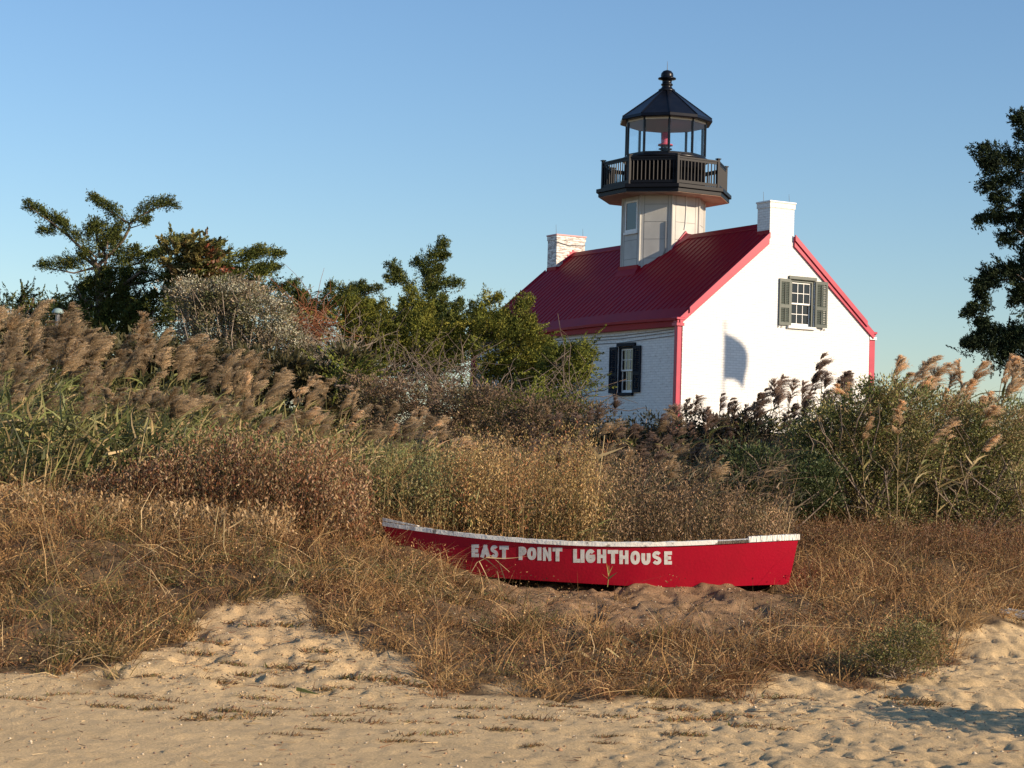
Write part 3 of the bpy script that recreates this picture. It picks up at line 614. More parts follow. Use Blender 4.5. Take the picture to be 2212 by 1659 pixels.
for ch_, lx, lw, ly, lh in LET:
    m_ = MB(); hw = {'I': 4.4, 'N': 3.1, 'H': 3.8, 'O': 3.9, 'S': 3.6, 'E': 3.8}.get(ch_, 4.1); lx -= 1; lw += 2.5; lh += 1.5
    for si, s_ in enumerate(STR[ch_]):
        pts = smooth([np.array([lx + hw + a_*(lw-2*hw) if ch_ != 'I' else lx+lw/2, ly + lh - hw - b_*(lh-2*hw)]) for a_, b_ in s_])
        closed = np.allclose(pts[0], pts[-1]) and len(pts) > 3; n_ = len(pts); cr = []
        if n_ == 2: d_ = (pts[1]-pts[0])/np.linalg.norm(pts[1]-pts[0]); pts = [pts[0]-d_*hw, pts[0]*.67+pts[1]*.33, pts[0]*.33+pts[1]*.67, pts[1]+d_*hw]; n_ = 4
        for k in range(n_):
            a_ = pts[k-1] if k > 0 else (pts[-2] if closed else pts[0]); b_ = pts[k+1] if k < n_-1 else (pts[1] if closed else pts[-1])
            d_ = (b_-a_)/(np.linalg.norm(b_-a_)+1e-9); n2_ = np.array([-d_[1], d_[0]]); cr.append((pts[k]-n2_*hw, pts[k]+n2_*hw))
        off = .0025 + .0005*si; vs = []
        for l_, r_ in cr: vs += [hull_pt(*l_, off), hull_pt(*r_, off), hull_pt(*r_, -.002), hull_pt(*l_, -.002)]
        m_.add(vs, [[i*4+k, (i+1)*4+k, (i+1)*4+(k+1) % 4, i*4+(k+1) % 4] for i in range(n_-1) for k in range(4)] + [[0,1,2,3], [(n_-1)*4+3,(n_-1)*4+2,(n_-1)*4+1,(n_-1)*4]])
    m_.build('letter', M['letter'], boat)

# ---------------------------------------------------------------- plant geometry
def unit(v): return v / (np.linalg.norm(v, axis=-1, keepdims=True) + 1e-9)
def blades(base, d, ln, wd, droop, col, nseg=3, tip=None, power=2.0):
    "ribbon blades; droop is a vector added by t^power; returns V, F, C"
    N = len(base); ln = np.broadcast_to(ln, (N,))[:, None]; wd = np.broadcast_to(wd, (N,))[:, None]
    d = unit(d); side = unit(np.cross(d, rng.normal(size=(N, 3)))); V = []; C = []
    for k in range(nseg+1):
        t = k/nseg; p = base + d*ln*t + droop*ln*(t**power); wk = wd * (1 - t**1.6)*.5 + wd*.04
        V += [p - side*wk, p + side*wk]; cc = col if tip is None else col*(1-t) + tip*t; C += [cc, cc]
    V = np.stack(V, 1); C = np.stack(C, 1); b = (np.arange(N) * 2*(nseg+1))[:, None]
    F = np.concatenate([b + np.array([2*k, 2*k+1, 2*k+3, 2*k+2])[None] for k in range(nseg)], 0)
    return V.reshape(-1, 3), F, C.reshape(-1, 3)
def leaves(cen, d, ln, wd, col):
    N = len(cen); d = unit(d); side = unit(np.cross(d, rng.normal(size=(N, 3))))
    ln = np.broadcast_to(ln, (N,))[:, None]; wd = np.broadcast_to(wd, (N,))[:, None]
    V = np.stack([cen - d*ln*.5, cen + side*wd*.5 - d*ln*.05, cen + d*ln*.5, cen - side*wd*.5 - d*ln*.05], 1)
    F = (np.arange(N)*4)[:, None] + np.arange(4)[None]
    return V.reshape(-1, 3), F, np.repeat(col, 4, 0)
def merge(parts):
    V = []; F = []; C = []; o = 0
    for v, f, c_ in parts: V.append(v); F.append(f + o); C.append(c_); o += len(v)
    return np.concatenate(V), np.concatenate(F), np.concatenate(C)
def pal(N, cols, var=.15):
    cols = np.array(cols); c_ = cols[rng.integers(0, len(cols), N)]
    return c_ * (1 + rng.normal(0, var, (N, 1))).clip(.4, 1.8)
GOLD = [(.36,.215,.085),(.28,.16,.062),(.45,.30,.135)]; RUST = [(.17,.08,.036),(.25,.125,.055),(.09,.046,.025)]; OLIVE = [(.11,.115,.035),(.15,.14,.05)]
STRAW = [(.48,.36,.20),(.42,.30,.15)]; RGREEN = [(.14,.16,.05),(.20,.205,.07),(.27,.235,.10),(.085,.10,.035)]

# ---------------------------------------------------------------- dry grass on the bank
def scatter(n, x0, x1, ya, yb, test):
    out = []
    while sum(len(o_) for o_ in out) < n:
        X = rng.uniform(x0, x1, n); Y = rng.uniform(ya, yb, n); k = rng.random(n) < test(X, Y); out.append(np.stack([X[k], Y[k]], 1))
    return np.concatenate(out)[:n]
def visible(X, Y, mg=.03): return (np.abs(X) < (.272+mg)*Y)
BOATX0, BOATX1 = bo[0] + nt_[0][0] + .25, bo[0] + nt_[-1][0] + .02
def on_boat(X, Y): return (X > BOATX0 - .1) & (X < BOATX1) & (Y > 18.86 + .25*np.clip(BOATX0+1-X, 0, 1)) & (Y < 20.3)
def grass_density(X, Y):
    gq_ = grassiness(X, Y); s_ = soil(X, Y); cl = fbm(X*1.6, Y*1.6, 91)
    d_ = gq_ * np.clip(.35 + (cl-.35)*2.6, .42, 1) * (1 - .93*s_)
    near_boat = (X > BOATX0+.5) & (X < BOATX1) & (Y > 17.9) & (Y < 18.95)
    return d_ * visible(X, Y) * (~on_boat(X, Y)) * np.where(near_boat, .12, 1)
def tufts(cent, nb, ln, wd, spread, cols, wind=(-.0, 0, 0), droop=-.35, lnv=.45, tip=None, radius=.06):
    "clumps of blades around each centre"
    K = len(cent); N = K*nb; z = H(cent[:, 0], cent[:, 1], True)
    cid = np.repeat(np.arange(K), nb); base = np.stack([cent[cid, 0] + rng.normal(0, radius, N), cent[cid, 1] + rng.normal(0, radius, N), z[cid] - .02], 1)
    a = rng.uniform(0, 2*np.pi, N); tl = np.abs(rng.normal(0, spread, N))
    lean = rng.normal(0, .35, (K, 2))[cid]
    d = np.stack([np.cos(a)*tl + lean[:, 0] + wind[0], np.sin(a)*tl + lean[:, 1] + wind[1], np.ones(N)], 1)
    l_ = ln * np.exp(rng.normal(0, lnv, N)) * np.exp(rng.normal(0, .22, K))[cid]
    cc = (pal(K, cols, .28)[cid] * .65 + pal(N, cols, .25) * .35)
    dr = np.stack([rng.normal(.05, .35, N), rng.normal(0, .3, N), np.full(N, droop) + rng.normal(0, .2, N)], 1)
    return blades(base, d, l_, wd, dr, cc, 3)
ce = scatter(4300, -7, 8, 12.4, 24.5, grass_density)
left = ce[ce[:, 0] < 3.0]; right = ce[ce[:, 0] >= 3.0]
hue = fbm(ce[:, 0]*.8, ce[:, 1]*.8, 101) - .05*(ce[:, 0] < -.5)*(ce[:, 1] > 15) + np.clip((ce[:, 0]-2.4)/3, 0, .12) + rng.normal(0, .05, len(ce)); pts = []
allc = [(GOLD + RUST[:1], (hue > .59)), (RUST + GOLD[:2], (hue <= .59) & (hue > .42)), (OLIVE + RUST + GOLD[:1], hue <= .42)]
for cols_, k in allc:
    if k.sum():
        cc_ = ce[k]; pts.append(tufts(cc_, 40, .17, .0062, .85, cols_))
        pts.append(tufts(cc_[::3], 7, .36, .0072, 1.0, STRAW + GOLD, droop=-.55, radius=.12))
V, F, C = merge(pts)
tag(link('dry_grass', np_mesh('dry_grass', V, F, C), M['straw']), 'matted brown and golden dry grass covering the bank', 'grass', kind='stuff')
# fine weeds with tiny leaves among the grass
N = 60000; ce = scatter(1500, -7, 7.5, 12.6, 23, grass_density); cid = rng.integers(0, len(ce), N); X = ce[cid, 0] + rng.normal(0, .11, N); Y = ce[cid, 1] + rng.normal(0, .11, N)
Z = H(X, Y) + rng.uniform(.02, .24, N)
V, F, C = leaves(np.stack([X, Y, Z], 1), rng.normal(size=(N, 3)), rng.uniform(.012, .03, N), rng.uniform(.007, .014, N), pal(N, RUST + RUST + GOLD + OLIVE, .3))
tag(link('bank_weeds', np_mesh('bank_weeds', V, F, C), M['straw']), 'tiny rusty leaves of low weeds woven through the bank grass', 'weeds', kind='stuff')
# litter, bits of straw and pebbles on the sand and the bare slope
def sand_density(X, Y): return (.15 + .85*(1-grassiness(X, Y))) * visible(X, Y) * (.22 + soil(X, Y)*5 + 2.6*np.exp(-((X+1.9)/1.3)**2)*(Y > 13.2)*(Y < 17) + .35*(Y > 12.4)*(Y < 14))
ce = scatter(4200, -4.5, 6.5, 10.2, 20, sand_density); N = len(ce)
sz = rng.uniform(.003, .012, N) * np.where(rng.random(N) > .97, 1.9, 1)
oc = np.array([[1,0,0],[0,1,0],[-1,0,0],[0,-1,0],[0,0,.7],[0,0,-.7]], float)
V = (oc[None] * rng.uniform(.7, 1.25, (N, 6, 1))) * sz[:, None, None] + np.stack([ce[:, 0], ce[:, 1], H(ce[:, 0], ce[:, 1], True) + sz*.25], 1)[:, None]
of = np.array([[0,1,4],[1,2,4],[2,3,4],[3,0,4],[1,0,5],[2,1,5],[3,2,5],[0,3,5]])
F = ((np.arange(N)*6)[:, None, None] + of[None]).reshape(-1, 3)
pc = pal(N, [(.46,.34,.20),(.36,.25,.14),(.26,.15,.08),(.50,.42,.30),(.20,.14,.10)], .2)
tag(link('pebbles', np_mesh('pebbles', V.reshape(-1, 3), F, np.repeat(pc, 6, 0)), M['pebble']), 'small tan pebbles and shell bits on the sand and slope', 'pebbles', kind='stuff')
ce = scatter(1500, -4.5, 6.5, 10.2, 18, sand_density); N = len(ce)
d = np.stack([rng.normal(0, 1, N), rng.normal(0, 1, N), rng.normal(.05, .1, N)], 1)
V, F, C = blades(np.stack([ce[:, 0], ce[:, 1], H(ce[:, 0], ce[:, 1], True) + .006], 1), d, rng.uniform(.02, .14, N), .0055, np.zeros((N, 3)), pal(N, STRAW + RUST, .3), 2)
tag(link('straw_litter', np_mesh('straw_litter', V, F, C), M['straw']), 'broken straw and twig bits strewn over the sand', 'litter', kind='stuff')

# small flat tufts on the open sand
tuft_me = []
for k in range(5):
    n_ = 150; a = rng.uniform(0, 2*np.pi, n_); r_ = rng.uniform(0, 1, n_)**.6
    bs = np.stack([np.cos(a)*r_*.16, np.sin(a)*r_*.05, np.zeros(n_)-.01], 1); d = np.stack([rng.normal(.1, .6, n_), rng.normal(0, .6, n_), np.full(n_, .75)], 1)
    V, F, C = blades(bs, d, rng.uniform(.02, .075, n_), .005, np.array([[.2, 0, -.3]]), pal(n_, RUST + OLIVE + GOLD[:2], .25), 2)
    tuft_me.append(np_mesh('grass_tuft', V, F, C))
TP = [(430,1543),(470,1552),(545,1508),(610,1532),(350,1512),(280,1505),(230,1525),(40,1510),(150,1500),(760,1560),(820,1530),(950,1530),(1010,1548),(900,1560),(1150,1552),(1240,1545),(1330,1548),(1395,1572),(1500,1552),(1310,1605),(1320,1590),(1480,1585),(930,1588),(720,1545),(610,1588),(670,1575),(1090,1575),(1585,1545),(1640,1570),(1960,1505),(1990,1512),(1560,1515),(1040,1530),(1205,1525),(1440,1530),(560,1545),(500,1535),(340,1530),(1700,1500),(1150,1610),(860,1600)]
TP += [(385,1395),(420,1405),(450,1385),(540,1340),(600,1350),(505,1430),(560,1450),(640,1440),(690,1430),(600,1480),(720,1490),(800,1470),(870,1480),(380,1450),(440,1470),(330,1462),(655,1400)]
for i, (x, y) in enumerate(TP):
    hz = 993 + .0287*(x-1106); Y = EYE*FPX/(y-hz)
    for _ in range(30): p = P(x, y, Y); Y = Y + (p[2]-float(H0(p[0], Y)))*4
    p = P(x, y, Y)
    o = link('grass_tuft', tuft_me[i % 5], M['straw']); o.location = (p[0], p[1], Hs(p[0], p[1])); o.rotation_euler = (0, 0, rng.normal(0, .3)); s_ = rng.uniform(.6, 1.35) * (1.15 if i > 40 else 1); o.scale = (s_*rng.uniform(.8, 1.4), s_, s_)
    tag(o, 'low brown grass tuft standing alone on the bare sand', 'grass tuft', 'low grass tufts dotted over the bare sand')

# ---------------------------------------------------------------- reeds
def stem_mesh(h_, bend, green):
    m_ = MB(); pts = [(bend*h_*(t**2), 0, h_*t) for t in np.linspace(0, 1, 6)]; m_.tube(pts, [.007-.003*t for t in np.linspace(0, 1, 6)], 5)
    C = np.repeat([[.16,.155,.06] if green else [.36,.26,.14]], len(m_.v), 0) * rng.uniform(.85, 1.15, (len(m_.v), 1))
    import itertools
    return np_mesh('stem', m_.v, [f_ for f_ in m_.f if len(f_) == 4], C), pts
def reed_leaves(h_, bend, n_, green):
    t = rng.uniform(.25, .93, n_); base = np.stack([bend*h_*t**2, np.zeros(n_), h_*t], 1); a = rng.uniform(-1.5, 1.5, n_) + np.where(rng.random(n_) > .75, np.pi, 0)
    d = np.stack([np.cos(a)*.75, np.sin(a)*.75, rng.uniform(.5, 1.3, n_)], 1)
    cols = pal(n_, RGREEN + ([] if green else [(.36,.28,.14)]*3) + [(.30,.25,.11)], .2)
    return blades(base, d, rng.uniform(.28, .55, n_), rng.uniform(.02, .034, n_), np.stack([rng.uniform(.0, .4, n_), rng.normal(0, .1, n_), rng.uniform(-.75, -.05, n_)], 1), cols, 4, tip=cols*.6+np.array([.16,.12,.05])*.6)
def plume(ln, fat, tone, up=False):
    n_ = 250; ng = 18; tg = np.sort(rng.uniform(0, .97, ng)); g_ = rng.integers(0, ng, n_); t = np.clip(tg[g_] + rng.normal(0, .02, n_), 0, 1); lx, lc = (rng.uniform(-.02, .10), rng.uniform(.03, .22)) if tone[0] < .36 else (rng.uniform(.06, .20), rng.uniform(.15, .40))
    axf = lambda t: np.stack([ln*(lx*t+lc*t**2), .06*ln*np.sin(t*3), ln*(1.0*t-.30*t**2.2)], 1); ax_ = axf(t)
    env = np.interp(t, [0, .12, .35, .7, 1], [.5, .9, 1, .62, .18]) * fat * rng.uniform(.8, 1.12, ng)[g_]
    ag = rng.normal(0, .65, ng) if not up else rng.uniform(-np.pi, np.pi, ng); a = ag[g_] + rng.normal(0, .28, n_)
    d = unit(np.stack([np.cos(a)*.62 + .1, np.sin(a)*.62, np.full(n_, .95)], 1) + rng.normal(0, .08, (n_, 3)))
    l_ = env*rng.uniform(.6, 1.15, n_) + .03; parts = []; base_c = np.array(tone); dg = rng.uniform(.2, 1.0, ng)[g_]
    dr = np.stack([.25 + .30*dg, rng.normal(0, .1, n_), -.12 - .38*dg], 1)
    gb = rng.uniform(.75, 1.2, ng)[g_][:, None]
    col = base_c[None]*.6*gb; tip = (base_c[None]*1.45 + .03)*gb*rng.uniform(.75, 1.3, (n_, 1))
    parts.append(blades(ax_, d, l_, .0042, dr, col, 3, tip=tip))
    for k in range(1, 9):
        s_ = k/8.5; p = ax_ + d*l_[:, None]*s_ + dr*l_[:, None]*s_**2 + rng.normal(0, .005, (n_, 3))
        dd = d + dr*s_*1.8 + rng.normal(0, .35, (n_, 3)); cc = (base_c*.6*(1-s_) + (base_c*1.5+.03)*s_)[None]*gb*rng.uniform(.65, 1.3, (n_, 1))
        parts.append(leaves(p, dd, rng.uniform(.014, .036, n_), rng.uniform(.003, .0075, n_), cc))
    return merge(parts)
MAUVE = (.43, .315, .185); TANP = (.52, .38, .23); SHADEP = (.27, .185, .135)  # the last tone has backlight and hollow shade put into the plume colour
kit = {}
for kind_, (tone, nv) in dict(mauve=(MAUVE, 11), tan=(TANP, 7), dark=(SHADEP, 7)).items():
    kit[kind_] = []
    for i in range(nv):
        hh = 1.6; bend = rng.uniform(.05, .16); gr = kind_ != 'tan' or i % 2
        sme, pts_ = stem_mesh(hh, bend, gr); lme = np_mesh('leaves', *reed_leaves(hh, bend, 9, gr))
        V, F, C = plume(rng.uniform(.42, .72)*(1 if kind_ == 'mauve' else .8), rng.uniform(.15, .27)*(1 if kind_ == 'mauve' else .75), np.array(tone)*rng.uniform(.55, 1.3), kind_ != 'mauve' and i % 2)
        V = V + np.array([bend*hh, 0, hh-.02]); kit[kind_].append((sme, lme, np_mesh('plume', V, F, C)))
def reed(X, Y, ztop, kind_, label, group, tilt=0, scale_xy=None):
    gz_ = Hs(X, Y); tot = 2.05; s_ = (ztop-gz_)/tot
    s_ = float(np.clip(s_, .35, 1.6)); base_z = ztop - tot*s_ if s_ >= .35 else gz_
    base_z = gz_ - .03
    o = empty('reed', (X, Y, base_z), label, 'reed', group, rng.normal(-.1, .85)); zs = (ztop-base_z)/tot
    wxy = float(np.clip(zs, .75, 1.15))*rng.uniform(.95, 1.4) ; o.scale = (wxy, wxy, zs if zs > .5 else .5); o.rotation_euler[1] = tilt + rng.normal(-.05, .17)
    sm_, lm_, pm_ = kit[kind_][rng.integers(len(kit[kind_]))]
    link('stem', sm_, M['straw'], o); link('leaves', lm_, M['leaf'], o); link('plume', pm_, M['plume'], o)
    return o
NRE = 0
def stand(n, x0, x1, top, depth, Ya, Yb, kind_, label, group):
    "reeds whose tips follow the skyline 'top' at the back and step down by 'depth' to the front"
    global NRE
    for i in range(n):
        x = x0 + (x1-x0)*((i + rng.uniform(-3, 4))/n); f_ = rng.uniform(0, 1)**.65
        Y = Ya*(1-f_) + Yb*f_; y = np.interp(x, *top) + depth*(1-f_)**1.1 - 22 + abs(rng.normal(0, 16))
        p = P(x, y, Y); reed(p[0]-.32, p[1], p[2], kind_ if isinstance(kind_, str) else kind_[rng.integers(len(kind_))], label, group); NRE += 1
TOPL = ([0, 60, 120, 180, 260, 330, 400, 450, 520, 590, 640, 700, 780, 860, 960, 1050, 1200], [655, 660, 655, 690, 690, 705, 700, 725, 750, 740, 775, 800, 840, 850, 895, 900, 925])
stand(158, -15, 660, TOPL, 225, 20.0, 25.5, 'mauve', 'tall green stemmed reed with a brown wind combed plume in the dense stand at left', 'brown plumed reeds at left')
stand(46, 620, 1060, TOPL, 140, 21.0, 25.5, ['mauve', 'tan'], 'shorter reed with a drooping brown plume between the left stand and the boat', 'shorter brown plumed reeds left of the middle')
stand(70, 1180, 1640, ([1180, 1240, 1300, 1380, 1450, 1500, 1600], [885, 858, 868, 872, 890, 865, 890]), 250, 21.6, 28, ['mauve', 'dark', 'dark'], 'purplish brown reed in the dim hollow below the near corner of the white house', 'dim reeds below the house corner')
stand(50, 1480, 1890, ([1480, 1540, 1590, 1620, 1700, 1780, 1840, 1890], [858, 862, 840, 830, 805, 778, 765, 800]), 90, 25.5, 28, 'dark', 'thin reed, plume colour darkened for backlight, standing against the white gable wall', 'dark reeds against the white gable')
stand(44, 1880, 2230, ([1890, 1940, 1990, 2040, 2100, 2150, 2230], [805, 765, 735, 765, 780, 765, 745]), 170, 22.8, 27, 'tan', 'tan plumed reed rising out of the green brush at far right', 'tan plumed reeds at far right')

# stems and long leaves filling the stands
def thicket(name, n, x0, x1, Ya, Yb, topfn, label, cols, wd=.018, lnr=(.25, .5), step=0, sf=4):
    x = rng.uniform(x0, x1, n); f_ = rng.random(n); Y = Ya + (Yb-Ya)*f_
    X = (x-1106)/FPX*Y; z0_ = H(X, Y)
    ht = np.interp(x, *topfn) + step*(1-f_); hz = 993 + .0287*(x-1106); ztop = EYE + (hz-ht)/FPX*Y
    t = rng.uniform(.0, 1, n)**.8; z = z0_ + np.clip(ztop-z0_, .25, 5)*t
    base = np.stack([X + rng.normal(0, .05, n), Y, z], 1)
    d = np.stack([rng.normal(.35, .7, n), rng.normal(0, .6, n), rng.uniform(.5, 1.8, n)], 1)
    c_ = pal(n, cols, .25); d[:, 2] *= rng.choice([1, 1.6, .4], n); A_ = blades(base, d, rng.uniform(*lnr, n), rng.uniform(.6, 1.2, n)*wd, np.stack([rng.normal(.1, .3, n), rng.normal(0, .2, n), rng.uniform(-.8, .0, n)], 1), c_, 3)
    k = n//sf; idx = rng.integers(0, n, k)
    sb_ = np.stack([X[idx], Y[idx], z0_[idx]-.02], 1); hs_ = np.clip(ztop[idx]-z0_[idx], .25, 5)*rng.uniform(.35, 1, k)
    B_ = blades(sb_, np.stack([rng.normal(.06, .13, k), rng.normal(0, .08, k), np.ones(k)], 1), hs_, .013, np.stack([rng.uniform(0, .12, k), np.zeros(k), np.zeros(k)], 1), pal(k, cols[:2] + [(.46,.34,.17)]*3, .25), 3)
    V, F, C = merge([A_, B_]); return tag(link(name, np_mesh(name, V, F, C), M['leaf']), label, 'reed bed', kind='stuff')
dn = lambda T, k: (T[0], [v+k for v in T[1]])
thicket('reed_bed', 7000, -30, 700, 19.6, 25.5, dn(TOPL, 130), 'green reed leaves and stems filling the stand at left', RGREEN + [(.34,.25,.12)], .026, (.3, .55), step=120)
thicket('reed_bed', 7000, 640, 1320, 20.6, 26, dn(TOPL, 85), 'mixed green and tan reed leaves behind the boat', RGREEN[:2] + [(.40,.29,.15), (.32,.20,.10), (.26,.17,.07)], .018, (.2, .4), step=90)
thicket('reed_bed', 9000, 1280, 1720, 21.0, 29, ([1280, 1400, 1500, 1600, 1720], [905, 905, 900, 895, 860]), 'brown reed stalks with hollow shade put into their colour below the white house', [(.13,.085,.055),(.17,.12,.07),(.08,.075,.04)], .011, (.12, .3), step=150, sf=26)  # shade of the hollow is put into these stalk and leaf tones
thicket('reed_bed', 6000, 1700, 2240, 26, 28.5, ([1700, 1850, 2000, 2240], [880, 870, 860, 850]), 'green and tan reed leaves at far right', [tuple(v*.7 for v in c_) for c_ in RGREEN] + [(.22,.16,.09)], .012, (.2, .4), step=80)
print('reeds', NRE)

# ---------------------------------------------------------------- leafy masses
DENS = 4.0
def blobs(spec, Y, nper, lsz, cols, up=.2, fill=.35, depth=1.0, wl=.4, clus=.13, nl=55, wind=0, jit=.3, spray=0):
    """spec: (x, y, rx, ry) ellipses on the measuring grid at distance Y, each filled with leaf clusters"""
    parts = []
    for (x, y, rx, ry) in spec:
        c_ = P(x, y, Y); k = Y/FPX; ex, ez = rx*k, ry*k; ey = (ex+ez)/2*depth
        n = max(4, int(nper*DENS*rx*ry/1000)); dv = unit(rng.normal(size=(n, 3))); rr = rng.uniform(fill, 1, n)**.6
        cc = c_ + dv*rr[:, None]*np.array([ex, ey, ez]); cc = cc + rng.normal(0, 1, (n, 3))*clus*.5
        cid = np.repeat(np.arange(n), nl); N = len(cid); off = rng.normal(0, 1, (N, 3))*clus*np.array([1.1, 1.1, .6])*rng.uniform(.5, 1.4, n)[cid][:, None]
        p = cc[cid] + off; d = unit(off) + dv[cid]*.5 + np.array([wind, 0, up]) + rng.normal(0, jit, (N, 3))
        if spray:
            sd = unit(dv*np.array([1, 1, .5]) + np.array([.45, -.1, .35]) + rng.normal(0, .35, (n, 3))); t_ = rng.random(N); sl_ = spray*rng.uniform(.6, 1.4, n)
            p = cc[cid] + sd[cid]*(t_*sl_[cid])[:, None] + rng.normal(0, 1, (N, 3))*(clus*.42*(1.15-t_))[:, None]; d = sd[cid] + rng.normal(0, .45, (N, 3))
        col = pal(n, cols, .38)[cid]*.8 + pal(N, cols, .25)*.2
        parts.append(leaves(p, d, rng.uniform(.7, 1.3, N)*lsz, rng.uniform(.7, 1.3, N)*lsz*wl, col))
    return parts
def limb_foliage(limbs, Y, lsz, cols, dens=60, nl=40, clus=.10):
    "tufts hugging the limbs, mostly on their upper side; limbs = [(points, r0, r1, dY)]"
    parts = []
    for pts_, r0, r1 in limbs:
        W_ = np.array([P(x, y, Y+dy) for x, y, dy in pts_]); seg = np.linalg.norm(np.diff(W_, axis=0), axis=1); cum = np.concatenate([[0], np.cumsum(seg)])/seg.sum()
        n = max(5, int(dens*seg.sum())); t = rng.random(n)**.85; c_ = np.stack([np.interp(t, cum, W_[:, i]) for i in range(3)], 1)
        dr_ = unit(np.stack([np.interp(np.clip(t+.1, 0, 1), cum, W_[:, i]) - np.interp(np.clip(t-.1, 0, 1), cum, W_[:, i]) for i in range(3)], 1))
        rad = .8*(r0*(1-t)+r1*t)
        td = unit(dr_*.75 + np.array([.12, 0, .42]) + rng.normal(0, .55, (n, 3))); tl = rad*rng.uniform(.6, 2.1, n) + .05; cc = c_ + rng.normal(0, .25, (n, 3))*rad[:, None]
        cid = np.repeat(np.arange(n), nl); N = len(cid); u_ = rng.random(N)
        p = cc[cid] + td[cid]*(u_*tl[cid])[:, None] + rng.normal(0, 1, (N, 3))*(.055*(1.25-u_))[:, None] + np.array([0, 0, -.25])*(u_**2*tl[cid]*.3)[:, None]
        col = pal(n, cols, .38)[cid]*.75 + pal(N, cols, .25)*.25
        parts.append(leaves(p, td[cid] + rng.normal(0, .5, (N, 3)), rng.uniform(.6, 1.3, N)*lsz, rng.uniform(.7, 1.3, N)*lsz*.34, col))
    return parts
def wood_mesh(limbs, Y, scale=1.0):
    m_ = MB()
    for pts_, r0, r1 in limbs: m_.tube([P(x, y, Y+dy) for x, y, dy in pts_], list(np.linspace(r0, r1, len(pts_))*scale), 6)
    return m_
CED = [(.065,.085,.020),(.09,.105,.024),(.045,.062,.018),(.12,.125,.03)]
CEDY = [(.17,.175,.030),(.13,.145,.028),(.21,.19,.035),(.085,.10,.024)]
CEDD = [(.026,.040,.018),(.034,.05,.02),(.02,.03,.014)]
def tree(name, label, cat, Y, xbase, limbs, masses, cols, wood=None, group=None, lsz=.075, nper=7.5, bark='barkg', dens=60, clus=.12, nl=60, trunk_r=.13):
    X = float(P(xbase, 900, Y)[0]); root = empty(name, (X, Y, Hs(X, Y)), label, cat, group)
    off = np.array(root.location)
    wm = MB(); 
    if wood:
        tp = wood[0][0][0]; top = P(tp[0], tp[1], Y+tp[2])
        wm.tube([off+[0,0,-.1], (off+top)/2 + [.08, 0, 0], top], [trunk_r*1.3, trunk_r, wood[0][1]], 8)
        m2 = wood_mesh(wood, Y, .62); b_ = len(wm.v); wm.v += m2.v; wm.f += [[i+b_ for i in f_] for f_ in m2.f]; wm.m += m2.m
    # twigs reaching the foliage masses
    for (x, y, rx, ry) in masses:
        for _ in range(3):
            s_ = P(xbase + (x-xbase)*.3, max(y+ry*.8, y+20), Y); e_ = P(x+rng.uniform(-.7, .7)*rx, y+rng.uniform(-.8, .3)*ry, Y+rng.uniform(-.4, .4))
            mdl = (s_+e_)/2 + rng.normal(0, .12, 3); wm.tube([s_, mdl, e_], [.04, .025, .008], 5)
    wm.v = [tuple(np.array(v_)-off) for v_ in wm.v]
    wm.build('trunk', M[bark], root)
    ex_ = []
    if name == 'cedar': masses = [(x+rng.uniform(-4, 4), y + ry*(.30 if y < 740 else .1), rx*.88, ry*(.72 if y < 740 else .9)) for x, y, rx, ry in masses]
    if name == 'cedar':
        for (x, y, rx, ry) in masses:
            for _ in range(3 if ry > 24 else 1):
                q_ = rng.uniform(-.8, 1.05); xt, yt = x+q_*rx, y-ry*(1.65-.6*abs(q_)) - rng.uniform(0, 10); ex_.append(([(x+q_*rx*.5, y, rng.uniform(-.4, .3)), ((x+q_*rx*.5+xt)/2+3, (y+yt)/2, 0), (xt+rng.uniform(2, 22), yt, 0)], .28, .03))
    parts = limb_foliage((limbs or []) + ex_, Y, lsz*.75, cols, dens, 50, clus*.7) if (limbs or ex_) else []
    parts += blobs(masses, Y, nper*(.8 if name == 'cedar' else 1.2), lsz*.75, cols, clus=clus*.75, nl=nl, wind=.25, spray=.52, fill=.25)
    V, F, C = merge(parts); link('crown', np_mesh('crown', V-off, F, C), M['cedar'], root)
    return root
# windswept cedar with two bare arms
W1 = [([(211,574,0),(245,543,0),(268,515,.1),(280,492,.1)], .075, .05), ([(280,492,.1),(278,482,.1),(255,468,0),(225,448,0),(203,432,0)], .045, .015),
      ([(279,484,.1),(300,468,.2),(330,452,.2),(366,440,.2)], .045, .015), ([(280,493,.1),(300,487,0),(315,478,0)], .025, .01),
      ([(211,574,0),(185,545,0),(150,512,0),(115,483,-.1),(60,445,-.1)], .075, .015), ([(211,576,0),(160,590,0),(100,578,0)], .05, .012), ([(211,576,0),(270,580,.2),(350,545,.2)], .05, .012)]
L1 = [([(270,476,0),(245,457,0),(225,445,0),(199,428,0)], .20, .10), ([(292,464,.2),(322,447,.2),(352,438,.2),(372,440,.2)], .22, .16), ([(290,468,0),(312,480,0),(318,474,0)], .08, .06),
      ([(205,545,0),(165,515,0),(125,480,0),(90,458,0),(58,441,0)], .32, .08), ([(120,495,0),(95,498,0),(88,500,0)], .08, .04), ([(200,570,0),(150,572,0),(100,573,0),(92,577,0)], .32, .10),
      ([(230,570,0),(290,565,.2),(330,552,.2),(354,543,.2)], .36, .10), ([(190,520,0),(196,490,0),(205,478,0)], .2, .07), ([(205,540,0),(240,508,0),(262,490,0)], .26, .16)]
tree('cedar', 'windswept cedar at far left with two long bare arms against the sky', 'tree', 42, 215, L1,
     [(225,600,40,22),(210,620,55,30),(180,640,45,35),(235,515,18,14),(198,500,16,14),(250,560,38,24),(185,555,30,20),(215,535,30,18),(270,610,60,35),(245,670,90,60),(190,700,70,60),(320,690,80,60),(340,640,70,40),(360,600,40,25),(150,690,45,40),(300,740,120,50)], CED, W1, nper=9, lsz=.075)
